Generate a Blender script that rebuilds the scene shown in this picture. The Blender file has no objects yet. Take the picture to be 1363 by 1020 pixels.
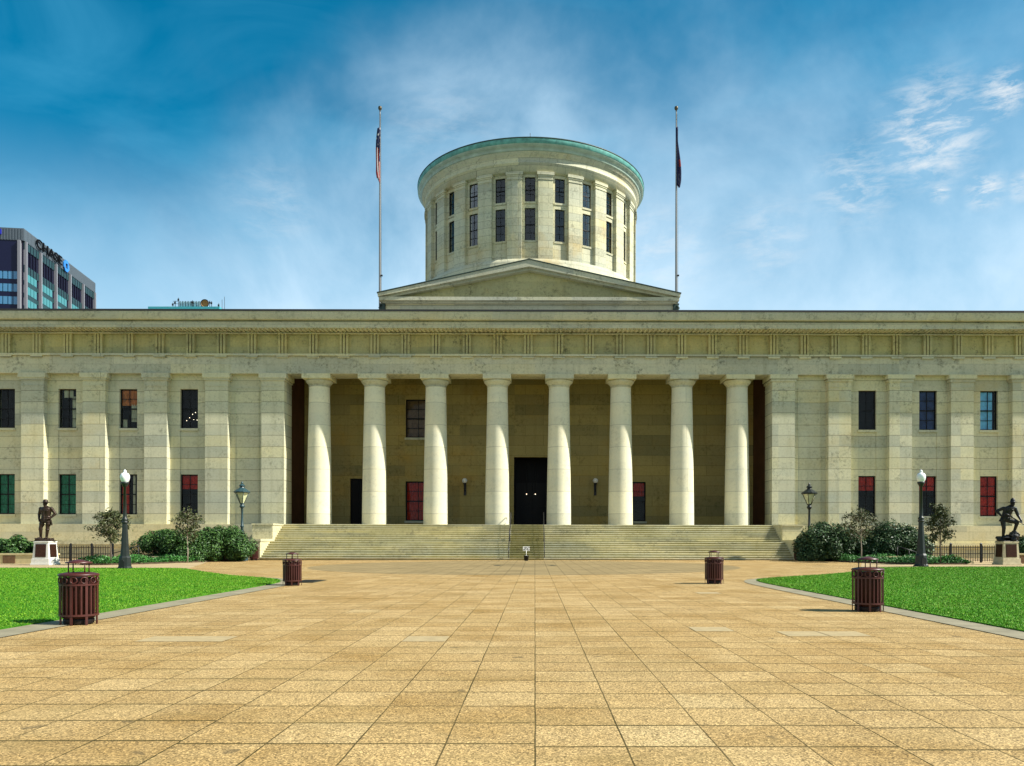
import bpy, math, random
import numpy as np
from mathutils import Matrix, Vector
random.seed(7)
RNG = np.random.default_rng(7)
PI = math.pi
R = math.radians
sc = bpy.context.scene
COL = sc.collection

# ------------------------------------------------------------------ camera
FPX, EYE, VX, HY = 1050.0, 1.5, 712.0, 720.0
cam_d = bpy.data.cameras.new("camera")
cam = bpy.data.objects.new("camera", cam_d)
COL.objects.link(cam)
cam.location = (0, 0, EYE)
cam.rotation_euler = (R(90), 0, 0)
cam_d.sensor_width = 36
cam_d.lens = FPX / 1363 * 36
cam_d.shift_x = -(VX - 681.5) / 1363
cam_d.shift_y = (HY - 510) / 1363
cam_d.clip_end = 6000
sc.camera = cam


def G(px, py):
    """ground point seen at a pixel of the photograph"""
    d = FPX * EYE / (py - HY)
    return ((px - VX) * d / FPX, d)


def GB(px, py, off):
    """centre of a round base whose front edge is seen at a pixel"""
    x, y = G(px, py)
    return x * (y + off) / y, y + off


# ------------------------------------------------------------------ light
AZ, EL = R(79.3), R(43)
sun_dir = Vector((math.sin(AZ) * math.cos(EL), -math.cos(AZ) * math.cos(EL), math.sin(EL)))
sl = bpy.data.lights.new("sun", 'SUN')
sl.energy = 5.0
sl.angle = R(0.5)
sl.color = (1.0, 0.95, 0.84)
so = bpy.data.objects.new("sun", sl)
COL.objects.link(so)
so.rotation_euler = sun_dir.to_track_quat('Z', 'Y').to_euler()
so.location = (60, -20, 90)

sc.view_settings.view_transform = 'Standard'
sc.view_settings.look = 'None'
sc.view_settings.exposure = 0.82
sc.view_settings.gamma = 1.0


# ------------------------------------------------------------------ node helper
class NT:
    def __init__(self, nt):
        self.nt = nt

    def n(self, t, **kw):
        x = self.nt.nodes.new(t)
        for k, v in kw.items():
            if k == 'ins':
                for a, b in v.items():
                    s = x.inputs[a]
                    if hasattr(b, 'links') or isinstance(b, bpy.types.NodeSocket):
                        self.nt.links.new(b, s)
                    else:
                        s.default_value = b
            else:
                setattr(x, k, v)
        return x

    def math(self, op, a, b=None, c=None, clamp=False):
        x = self.nt.nodes.new('ShaderNodeMath')
        x.operation = op
        x.use_clamp = clamp
        for i, v in enumerate((a, b, c)):
            if v is None:
                continue
            if isinstance(v, bpy.types.NodeSocket):
                self.nt.links.new(v, x.inputs[i])
            else:
                x.inputs[i].default_value = v
        return x.outputs[0]

    def ramp(self, fac, stops):
        x = self.nt.nodes.new('ShaderNodeValToRGB')
        while len(x.color_ramp.elements) < len(stops):
            x.color_ramp.elements.new(0.5)
        for e, (p, c) in zip(x.color_ramp.elements, stops):
            e.position = p
            e.color = c if len(c) == 4 else (*c, 1)
        self.nt.links.new(fac, x.inputs[0])
        return x.outputs[0]

    def mix(self, fac, a, b, blend='MIX'):
        x = self.nt.nodes.new('ShaderNodeMix')
        x.data_type = 'RGBA'
        x.blend_type = blend
        for i, v in ((0, fac), (6, a), (7, b)):
            s = x.inputs[i]
            if isinstance(v, bpy.types.NodeSocket):
                self.nt.links.new(v, s)
            elif i == 0:
                s.default_value = v
            else:
                s.default_value = v if len(v) == 4 else (*v, 1)
        return x.outputs[2]

    def link(self, a, b):
        self.nt.links.new(a, b)


def g1(v):
    return (v, v, v, 1)


# ------------------------------------------------------------------ world
w = bpy.data.worlds.new("World")
sc.world = w
w.use_nodes = True
nt = w.node_tree
nt.nodes.clear()
N = NT(nt)
out = N.n('ShaderNodeOutputWorld')
bg = N.n('ShaderNodeBackground')
bg.inputs[1].default_value = 0.08
sky = N.n('ShaderNodeTexSky')
sky.sky_type = 'NISHITA'
sky.sun_disc = False
sky.sun_elevation = EL
sky.sun_rotation = PI - AZ
sky.altitude = 200
sky.air_density = 1.0
sky.dust_density = 0.6
sky.ozone_density = 1.6
tc = N.n('ShaderNodeTexCoord')
D = tc.outputs['Generated']
sep = N.n('ShaderNodeSeparateXYZ', ins={0: D})
tint = N.mix(1.0, sky.outputs[0], (0.02, 0.92, 1.08), 'MULTIPLY')
hs = N.n('ShaderNodeHueSaturation', ins={'Hue': 0.5, 'Saturation': 1.04, 'Value': 0.86, 'Color': tint})
zc = N.math('MAXIMUM', N.math('ABSOLUTE', sep.outputs[2]), 0.03)
# plane of cloud high overhead
cu = N.math('DIVIDE', sep.outputs[0], N.math('ADD', zc, 0.12))
cv = N.math('DIVIDE', sep.outputs[1], N.math('ADD', zc, 0.12))
cxy = N.n('ShaderNodeCombineXYZ', ins={0: cu, 1: cv, 2: 0.0})
n1 = N.n('ShaderNodeTexNoise', ins={'Vector': cxy.outputs[0], 'Scale': 0.62, 'Detail': 5.0, 'Roughness': 0.5, 'Distortion': 0.6})
haze_mask = N.ramp(n1.outputs[0], [(0.40, g1(0)), (0.70, g1(1))])
n1b = N.n('ShaderNodeTexNoise', ins={'Vector': D, 'Scale': 5.0, 'Detail': 7.0, 'Roughness': 0.58, 'Distortion': 0.4})
soft = N.ramp(n1b.outputs[0], [(0.34, g1(0)), (0.72, g1(1))])


def dirto(px, py):
    v = Vector(((px - VX) / FPX, 1.0, (HY - py) / FPX))
    v.normalize()
    return v


warpn = N.n('ShaderNodeTexNoise', ins={'Vector': D, 'Scale': 3.3, 'Detail': 6.0, 'Roughness': 0.55})
wsub = N.n('ShaderNodeVectorMath', operation='SUBTRACT', ins={0: warpn.outputs['Color'], 1: (.5, .5, .5)})
wscl = N.n('ShaderNodeVectorMath', operation='SCALE', ins={0: wsub.outputs[0], 'Scale': 0.42})
DW = N.n('ShaderNodeVectorMath', operation='ADD', ins={0: D, 1: wscl.outputs[0]}).outputs[0]


def patch(px, py, r0, r1, warp=False):
    """soft mask round a direction of the sky: 1 within r0 rad, 0 past r1"""
    d = dirto(px, py)
    v = N.n('ShaderNodeVectorMath', operation='DISTANCE', ins={0: DW if warp else D, 1: tuple(d)})
    m = N.n('ShaderNodeMapRange', interpolation_type='SMOOTHSTEP',
            ins={0: v.outputs['Value'], 1: r0, 2: r1, 3: 1.0, 4: 0.0})
    return m.outputs[0]


# bank of bright thin cloud in the lower sky round the cupola and right
bank = N.math('ADD', N.math('MULTIPLY', patch(700, 400, 0.08, 0.38, True), 0.95), N.math('MULTIPLY', patch(1280, 430, 0.10, 0.44, True), 0.75))
bank = N.math('ADD', bank, N.math('MULTIPLY', patch(330, 470, 0.04, 0.32, True), 0.6))
bank = N.math('ADD', bank, N.math('MULTIPLY', patch(1010, 140, 0.02, 0.20, True), 0.22))
bank = N.math('MULTIPLY', bank, N.math('MULTIPLY_ADD', soft, 0.75, 0.30), clamp=True)
# streaky veil running up to the right
veilv = N.n('ShaderNodeMapping', ins={'Vector': D, 'Rotation': (0, R(32), 0), 'Scale': (1.6, 3.0, 5.0)})
n2 = N.n('ShaderNodeTexNoise', ins={'Vector': veilv.outputs[0], 'Scale': 1.7, 'Detail': 6.0, 'Roughness': 0.52, 'Distortion': 0.7})
veil = N.ramp(n2.outputs[0], [(0.45, g1(0)), (0.78, g1(1))])
# low haze towards the horizon
low = N.n('ShaderNodeMapRange', interpolation_type='SMOOTHSTEP', ins={0: sep.outputs[2], 1: 0.18, 2: 0.44, 3: 0.68, 4: 0.0}).outputs[0]
m = N.math('ADD', N.math('MULTIPLY', bank, 0.95), low, clamp=True)
veil_m = N.math('ADD', N.math('MULTIPLY', haze_mask, 0.08), N.math('MULTIPLY', veil, 0.42))
c1 = N.mix(veil_m, hs.outputs[0], (0.9, 3.9, 6.1))
c1 = N.mix(m, c1, (4.2, 5.9, 7.3))
# unseen cloud added behind the viewer to fill the facade with light
back = N.n('ShaderNodeMapRange', interpolation_type='SMOOTHSTEP', ins={0: sep.outputs[1], 1: -0.05, 2: -0.45, 3: 0.0, 4: 0.7}).outputs[0]
c1 = N.mix(N.math('MULTIPLY', back, N.math('MULTIPLY_ADD', soft, 0.5, 0.5)), c1, (5.6, 5.3, 4.9))
# little bright wisps
wv = N.n('ShaderNodeMapping', ins={'Vector': D, 'Rotation': (0, R(28), 0), 'Scale': (4.0, 4.0, 13.0)})
n3 = N.n('ShaderNodeTexNoise', ins={'Vector': wv.outputs[0], 'Scale': 5.5, 'Detail': 10.0, 'Roughness': 0.68, 'Distortion': 0.3})
wis = N.ramp(n3.outputs[0], [(0.44, g1(0)), (0.68, g1(1))])
wp = None
for (px, py, r0, r1, a) in ((1240, 175, 0.01, 0.075, .9), (1334, 125, 0.004, 0.033, 1.1), (1140, 245, 0.01, 0.062, .6),
                            (1312, 254, 0.002, 0.026, 1.2), (1251, 258, 0.001, 0.014, 1.3), (1362, 248, 0.001, 0.02, 1.0),
                            (360, 275, 0.005, 0.07, .22), (590, 190, 0.01, 0.09, .18), (880, 340, 0.01, 0.08, .35),
                            (1020, 320, 0.01, 0.07, .3)):
    p = N.math('MULTIPLY', patch(px, py, r0, r1), a)
    wp = p if wp is None else N.math('MAXIMUM', wp, p)
wm = N.math('MULTIPLY', wis, wp, clamp=True)
c2 = N.mix(wm, c1, (6.4, 6.7, 6.9))
N.link(c2, bg.inputs[0])
N.link(bg.outputs[0], out.inputs[0])

# ------------------------------------------------------------------ materials
MATS = {}


def mat(name, base, rough=0.7, metal=0.0, spec=0.3, var=0.0, vscale=3.0, bump=0.0, bscale=40.0, emit=None, estr=0.0, coat=0.0):
    m_ = bpy.data.materials.new(name)
    m_.use_nodes = True
    N = NT(m_.node_tree)
    b = m_.node_tree.nodes['Principled BSDF']
    b.inputs['Base Color'].default_value = (*base, 1)
    b.inputs['Roughness'].default_value = rough
    b.inputs['Metallic'].default_value = metal
    b.inputs['Specular IOR Level'].default_value = spec
    b.inputs['Coat Weight'].default_value = coat
    geo = N.n('ShaderNodeNewGeometry')
    if var > 0:
        t = N.n('ShaderNodeTexNoise', ins={'Vector': geo.outputs['Position'], 'Scale': vscale, 'Detail': 6.0, 'Roughness': 0.6})
        lo = tuple(max(0, c * (1 - var)) for c in base)
        hi = tuple(min(1, c * (1 + var)) for c in base)
        N.link(N.ramp(t.outputs[0], [(0.3, lo), (0.7, hi)]), b.inputs['Base Color'])
    if bump > 0:
        t2 = N.n('ShaderNodeTexNoise', ins={'Vector': geo.outputs['Position'], 'Scale': bscale, 'Detail': 4.0})
        bp = N.n('ShaderNodeBump', ins={'Strength': bump, 'Distance': 0.02, 'Height': t2.outputs[0]})
        N.link(bp.outputs[0], b.inputs['Normal'])
    if emit:
        b.inputs['Emission Color'].default_value = (*emit, 1)
        b.inputs['Emission Strength'].default_value = estr
    MATS[name] = m_
    return m_


def stone(name, base, bw=2.6, bh=0.63, joint=0.012, stain=0.5, ochre=(0.50, 0.36, 0.10), moss=0.0, offs=0.0, pit=0.85, jdark=0.45, streak=0.4, tone=0.6):
    m_ = bpy.data.materials.new(name)
    m_.use_nodes = True
    N = NT(m_.node_tree)
    b = m_.node_tree.nodes['Principled BSDF']
    b.inputs['Roughness'].default_value = 0.85
    b.inputs['Specular IOR Level'].default_value = 0.2
    geo = N.n('ShaderNodeNewGeometry')
    P = geo.outputs['Position']
    s = N.n('ShaderNodeSeparateXYZ', ins={0: P})
    u = N.math('ADD', s.outputs[0], s.outputs[1])
    z = N.math('ADD', s.outputs[2], offs)
    v = N.n('ShaderNodeCombineXYZ', ins={0: u, 1: z, 2: 0.0})
    br = N.n('ShaderNodeTexBrick', ins={'Vector': v.outputs[0], 'Scale': 1.0, 'Mortar Size': joint, 'Mortar Smooth': 0.4,
                                      'Brick Width': bw, 'Row Height': bh, 'Bias': 0.0,
                                      'Color1': (*[c * 0.93 for c in base], 1), 'Color2': (*[min(1, c * 1.06) for c in base], 1),
                                      'Mortar': (*[c * (1 - jdark) for c in base], 1)})
    c = br.outputs[0]
    # a second, block-sized random tone
    br2 = N.n('ShaderNodeTexBrick', ins={'Vector': v.outputs[0], 'Scale': 1.0, 'Mortar Size': 0.0, 'Brick Width': bw, 'Row Height': bh * 2,
                                       'Color1': g1(0.0), 'Color2': g1(1.0), 'Mortar': g1(0.5)})
    t = N.n('ShaderNodeTexNoise', ins={'Vector': P, 'Scale': 0.22, 'Detail': 5.0, 'Roughness': 0.6})
    om = N.math('MULTIPLY', N.math('MULTIPLY', N.ramp(t.outputs[0], [(0.50, g1(0)), (0.72, g1(1))]),
                                   N.math('MULTIPLY_ADD', br2.outputs[0], 0.7, 0.3)), stain)
    c = N.mix(om, c, ochre)
    # grey bands
    mp = N.n('ShaderNodeMapping', ins={'Vector': P, 'Scale': (0.10, 0.10, 0.9)})
    t2 = N.n('ShaderNodeTexNoise', ins={'Vector': mp.outputs[0], 'Scale': 1.0, 'Detail': 4.0})
    gm = N.ramp(t2.outputs[0], [(0.42, g1(0)), (0.68, g1(1))])
    c = N.mix(N.math('MULTIPLY', gm, 0.35), c, tuple(x * k for x, k in zip(base, (0.68, 0.78, 0.92))))
    # vertical run-off streaks
    mp2 = N.n('ShaderNodeMapping', ins={'Vector': P, 'Scale': (1.6, 1.6, 0.10)})
    t3 = N.n('ShaderNodeTexNoise', ins={'Vector': mp2.outputs[0], 'Scale': 1.3, 'Detail': 6.0, 'Roughness': 0.65})
    sm = N.ramp(t3.outputs[0], [(0.52, g1(0)), (0.76, g1(1))])
    c = N.mix(N.math('MULTIPLY', sm, streak), c, tuple(x * k for x, k in zip(base, (0.55, 0.55, 0.48))))
    if moss > 0:
        t5 = N.n('ShaderNodeTexNoise', ins={'Vector': P, 'Scale': 0.5, 'Detail': 7.0, 'Roughness': 0.7})
        c = N.mix(N.math('MULTIPLY', N.ramp(t5.outputs[0], [(0.4, g1(0)), (0.7, g1(1))]), moss), c, (0.26, 0.23, 0.06))
    # tone of each course
    wc = N.n('ShaderNodeTexWhiteNoise', noise_dimensions='1D', ins={'W': N.math('FLOOR', N.math('DIVIDE', z, bh))})
    wb = N.math('FLOOR', N.math('DIVIDE', u, 5.15))
    wcell = N.n('ShaderNodeCombineXYZ', ins={0: N.math('FLOOR', N.math('DIVIDE', z, bh)), 1: wb, 2: 0.0})
    wd = N.n('ShaderNodeTexWhiteNoise', noise_dimensions='2D', ins={'Vector': wcell.outputs[0]})
    c = N.mix(tone, c, N.ramp(wd.outputs[0], [(0.0, (0.70, 0.74, 0.80)), (0.5, g1(1.0)), (1.0, (1.12, 1.08, 0.92))]), 'MULTIPLY')
    # lichen-dark patches of pitted stone
    t6 = N.n('ShaderNodeTexNoise', ins={'Vector': P, 'Scale': 0.55, 'Detail': 3.0})
    t7 = N.n('ShaderNodeTexNoise', ins={'Vector': P, 'Scale': 3.2, 'Detail': 9.0, 'Roughness': 0.8})
    pm_ = N.math('MULTIPLY', N.ramp(t6.outputs[0], [(0.48, g1(0)), (0.62, g1(1))]), N.ramp(t7.outputs[0], [(0.50, g1(0)), (0.60, g1(1))]))
    c = N.mix(N.math('MULTIPLY', pm_, pit * 0.7), c, tuple(x * k for x, k in zip(base, (0.32, 0.33, 0.33))))
    # pits and speckle
    t4 = N.n('ShaderNodeTexNoise', ins={'Vector': P, 'Scale': 5.5, 'Detail': 8.0, 'Roughness': 0.75})
    sp = N.ramp(t4.outputs[0], [(0.30, g1(0.62)), (0.46, g1(1.0)), (0.7, g1(1.1))])
    c = N.mix(pit, c, sp, 'MULTIPLY')
    N.link(c, b.inputs['Base Color'])
    bp = N.n('ShaderNodeBump', ins={'Strength': 0.35, 'Distance': 0.03, 'Height': t4.outputs[0]})
    N.link(bp.outputs[0], b.inputs['Normal'])
    MATS[name] = m_
    return m_


LS = (0.575, 0.555, 0.40)
stone("limestone", LS, bw=60, bh=0.95, joint=0.026, jdark=0.62, tone=0.75)
stone("limestone_grey", (0.54, 0.515, 0.38), bw=5.2, bh=1.5, stain=0.25, pit=1.25, streak=0.5)
stone("limestone_frieze", (0.47, 0.425, 0.22), bw=2.6, bh=2.0, stain=0.75, pit=1.25, joint=0.004)
stone("limestone_column", (0.69, 0.655, 0.485), bw=40, bh=1.9, stain=0.2, pit=0.4, joint=0.022, jdark=0.45, streak=0.12, tone=0.25)
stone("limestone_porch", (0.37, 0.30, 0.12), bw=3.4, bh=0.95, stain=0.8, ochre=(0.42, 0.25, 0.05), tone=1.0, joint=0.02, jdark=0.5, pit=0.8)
stone("limestone_step", (0.43, 0.385, 0.21), bw=2.7, bh=0.17875, stain=0.5, moss=0.65, ochre=(0.42, 0.33, 0.08), joint=0.012, jdark=0.6)  # risers darkened beyond their moss to set off the sunlit tread edges
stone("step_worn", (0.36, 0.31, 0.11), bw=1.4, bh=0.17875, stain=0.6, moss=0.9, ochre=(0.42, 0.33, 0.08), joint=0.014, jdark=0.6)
stone("step_nosing", (0.68, 0.635, 0.44), bw=2.7, bh=0.17875, stain=0.3, moss=0.25, ochre=(0.45, 0.36, 0.10), joint=0.012)  # paler than the risers: sunlight on the treads put into the colour
stone("limestone_plinth", (0.57, 0.52, 0.33), bw=3.0, bh=0.75, stain=0.55, pit=0.8)
stone("limestone_drum", (0.575, 0.55, 0.395), joint=0.022, jdark=0.55, bw=2.2, bh=0.8, stain=0.65, ochre=(0.55, 0.36, 0.10))
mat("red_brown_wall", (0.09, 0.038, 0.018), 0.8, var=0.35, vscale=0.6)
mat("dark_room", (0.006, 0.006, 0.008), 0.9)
mat("black_door", (0.004, 0.004, 0.006), 0.5, spec=0.15)
mat("sash_black", (0.006, 0.006, 0.008), 0.5, spec=0.2)
mat("curtain_red", (0.46, 0.022, 0.008), 0.9, var=0.4, vscale=5)
mat("curtain_green", (0.022, 0.19, 0.095), 0.9, var=0.4, vscale=5)
mat("reflection_blue", (0.20, 0.52, 0.85), 0.7, var=0.25, vscale=2.5)  # reflected sky put into the colour of a sheet behind the pane
mat("sheet_pale", (0.45, 0.42, 0.30), 0.8, var=0.3, vscale=2)  # pale sheets set behind some panes
mat("reflection_amber", (0.50, 0.16, 0.04), 0.8, var=0.5, vscale=2.5)  # orange-brown window reflections put into a sheet's colour
mat("sheet_navy", (0.02, 0.04, 0.13), 0.7, var=0.5, vscale=2)  # dark blue sheet filling one upper window
mat("copper_green", (0.36, 0.44, 0.36), 0.5, var=0.22, vscale=1.2)
mat("copper_pale", (0.12, 0.34, 0.30), 0.5, var=0.4, vscale=1.6)
mat("copper_dark", (0.035, 0.06, 0.05), 0.5, var=0.3, vscale=2)
mat("roof_edge", (0.03, 0.03, 0.032), 0.6)
mat("roof_membrane", (0.20, 0.20, 0.19), 0.9, var=0.2)
mat("bronze", (0.035, 0.020, 0.013), 0.42, metal=0.5, spec=0.5, var=0.45, vscale=7, bump=0.5, bscale=16)
mat("bronze_black", (0.018, 0.017, 0.018), 0.42, metal=0.5, spec=0.5, var=0.4, vscale=7, bump=0.5, bscale=16)
mat("plaque_bronze", (0.055, 0.022, 0.014), 0.4, metal=0.5, var=0.5, vscale=14)
mat("granite_white", (0.66, 0.65, 0.60), 0.6, var=0.10, vscale=8)
mat("granite_warm", (0.55, 0.49, 0.33), 0.7, var=0.16, vscale=5)
mat("bin_red", (0.062, 0.013, 0.010), 0.42, spec=0.5, var=0.2, vscale=5, bump=0.05, bscale=25)
mat("bin_liner", (0.030, 0.006, 0.005), 0.55, var=0.3, vscale=6)
mat("bin_dark", (0.010, 0.006, 0.006), 0.6)
mat("iron_green", (0.010, 0.014, 0.012), 0.45, spec=0.5, var=0.3, vscale=5)
mat("iron_teal", (0.022, 0.055, 0.065), 0.42, spec=0.5, var=0.35, vscale=6)
mat("iron_black", (0.010, 0.010, 0.011), 0.45, spec=0.5)
mat("globe_white", (0.86, 0.88, 0.90), 0.18, spec=0.5, coat=0.4)
mat("globe_small", (0.80, 0.80, 0.76), 0.25, spec=0.5)
mat("lantern_glass", (0.55, 0.58, 0.36), 0.25, spec=0.5, var=0.25, vscale=4)
mat("pole_white", (0.24, 0.24, 0.24), 0.4)
mat("gilt", (0.10, 0.08, 0.05), 0.4, metal=0.6)
mat("flag_red", (0.22, 0.02, 0.02), 0.8)
mat("flag_white", (0.42, 0.42, 0.42), 0.8)
mat("flag_navy", (0.012, 0.018, 0.065), 0.8)
mat("bark", (0.13, 0.105, 0.08), 0.9, var=0.35, vscale=10)
mat("bark_pale", (0.33, 0.28, 0.22), 0.9, var=0.3, vscale=8)
mat("tower_metal", (0.085, 0.105, 0.125), 0.45, var=0.08)
mat("tower_fin", (0.20, 0.20, 0.225), 0.5)
mat("tower_navy", (0.005, 0.007, 0.035), 0.45, spec=0.3)
mat("tower_spandrel", (0.008, 0.036, 0.038), 0.35, spec=0.4)
mat("tower_dark", (0.006, 0.006, 0.020), 0.45, spec=0.3)
mat("tower_pane", (0.035, 0.20, 0.215), 0.12, spec=0.8)
mat("tower_pane_blue", (0.06, 0.22, 0.40), 0.12, spec=0.8)
mat("sign_black", (0.004, 0.004, 0.005), 0.8, spec=0.05)
mat("logo_blue", (0.03, 0.20, 0.55), 0.35)
mat("logo_deep", (0.015, 0.02, 0.38), 0.35)
mat("roof_teal", (0.06, 0.36, 0.42), 0.5, var=0.15)
mat("plant_panel", (0.40, 0.62, 0.70), 0.5, var=0.25, vscale=1.2)
mat("dish_amber", (0.35, 0.20, 0.06), 0.5, var=0.4, vscale=1.0)
mat("pot_black", (0.012, 0.011, 0.010), 0.6)
mat("sign_white", (0.80, 0.80, 0.76), 0.5)
mat("soil", (0.07, 0.05, 0.03), 0.95, var=0.4, vscale=4)
mat("far_ground", (0.16, 0.15, 0.13), 0.9, var=0.2, vscale=0.05)
mat("curb_grey", (0.235, 0.205, 0.135), 0.85, var=0.22, vscale=1.8, bump=0.2)
mat("slab_pale", (0.36, 0.275, 0.145), 0.85, var=0.15, vscale=6, bump=0.2)
mat("drain_iron", (0.06, 0.055, 0.03), 0.7, var=0.4, vscale=5)
mat("wall_cream", (0.52, 0.44, 0.24), 0.85, var=0.15, vscale=3)
mat("wall_brown", (0.14, 0.08, 0.04), 0.8, var=0.3, vscale=4)
mat("lamp_lit", (1, 0.9, 0.7), 0.5, emit=(1, 0.85, 0.6), estr=1.6)


def glass_pane(name, tint=(0.9, 0.95, 0.95), refl=0.16):
    m_ = bpy.data.materials.new(name)
    m_.use_nodes = True
    N = NT(m_.node_tree)
    m_.node_tree.nodes.clear()
    o = N.n('ShaderNodeOutputMaterial')
    tr = N.n('ShaderNodeBsdfTransparent', ins={0: (*tint, 1)})
    geo = N.n('ShaderNodeNewGeometry')
    ns = N.n('ShaderNodeTexNoise', ins={'Vector': geo.outputs['Position'], 'Scale': 0.9, 'Detail': 1.0})
    bp = N.n('ShaderNodeBump', ins={'Strength': 0.06, 'Distance': 0.2, 'Height': ns.outputs[0]})
    gl = N.n('ShaderNodeBsdfGlossy', ins={'Roughness': 0.03, 'Normal': bp.outputs[0]})
    fr = N.n('ShaderNodeFresnel', ins={0: 1.5})
    f = N.math('ADD', N.math('MULTIPLY', fr.outputs[0], 0.5), refl - 0.01, clamp=True)
    mx = N.n('ShaderNodeMixShader', ins={0: f, 1: tr.outputs[0], 2: gl.outputs[0]})
    N.link(mx.outputs[0], o.inputs[0])
    MATS[name] = m_


glass_pane("window_glass", refl=0.01)
glass_pane("drum_glass", refl=0.07)


def leafmat(name, c1, c2, c3, rough=0.45, spec=0.4):
    m_ = bpy.data.materials.new(name)
    m_.use_nodes = True
    N = NT(m_.node_tree)
    b = m_.node_tree.nodes['Principled BSDF']
    geo = N.n('ShaderNodeNewGeometry')
    N.link(N.ramp(geo.outputs['Random Per Island'], [(0.0, c1), (0.55, c2), (1.0, c3)]), b.inputs['Base Color'])
    b.inputs['Roughness'].default_value = rough
    b.inputs['Specular IOR Level'].default_value = spec
    b.inputs['Subsurface Weight'].default_value = 0.0
    b.inputs['Transmission Weight'].default_value = 0.0
    MATS[name] = m_


leafmat("leaf_laurel", (0.014, 0.046, 0.008), (0.034, 0.095, 0.016), (0.095, 0.19, 0.040), 0.55, 0.4)
leafmat("leaf_dark", (0.012, 0.036, 0.010), (0.026, 0.070, 0.018), (0.085, 0.140, 0.050), 0.52, 0.4)
leafmat("leaf_olive", (0.025, 0.036, 0.012), (0.050, 0.066, 0.020), (0.10, 0.105, 0.040), 0.6, 0.3)
leafmat("leaf_cover", (0.020, 0.085, 0.012), (0.035, 0.150, 0.020), (0.075, 0.23, 0.045), 0.5, 0.4)
leafmat("blade", (0.032, 0.135, 0.003), (0.085, 0.255, 0.006), (0.21, 0.36, 0.022), 0.6, 0.2)

_b = MATS['blade']
_n = NT(_b.node_tree)
_p = _b.node_tree.nodes['Principled BSDF']
_src = _p.inputs['Base Color'].links[0].from_socket
_g = _n.n('ShaderNodeNewGeometry')
_t = _n.n('ShaderNodeTexNoise', ins={'Vector': _g.outputs['Position'], 'Scale': 0.7, 'Detail': 7.0, 'Roughness': 0.7})
_n.link(_n.mix(_n.math('MULTIPLY', _n.ramp(_t.outputs[0], [(0.46, g1(0)), (0.70, g1(1))]), 0.7), _src, (0.17, 0.27, 0.03)), _p.inputs['Base Color'])


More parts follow.
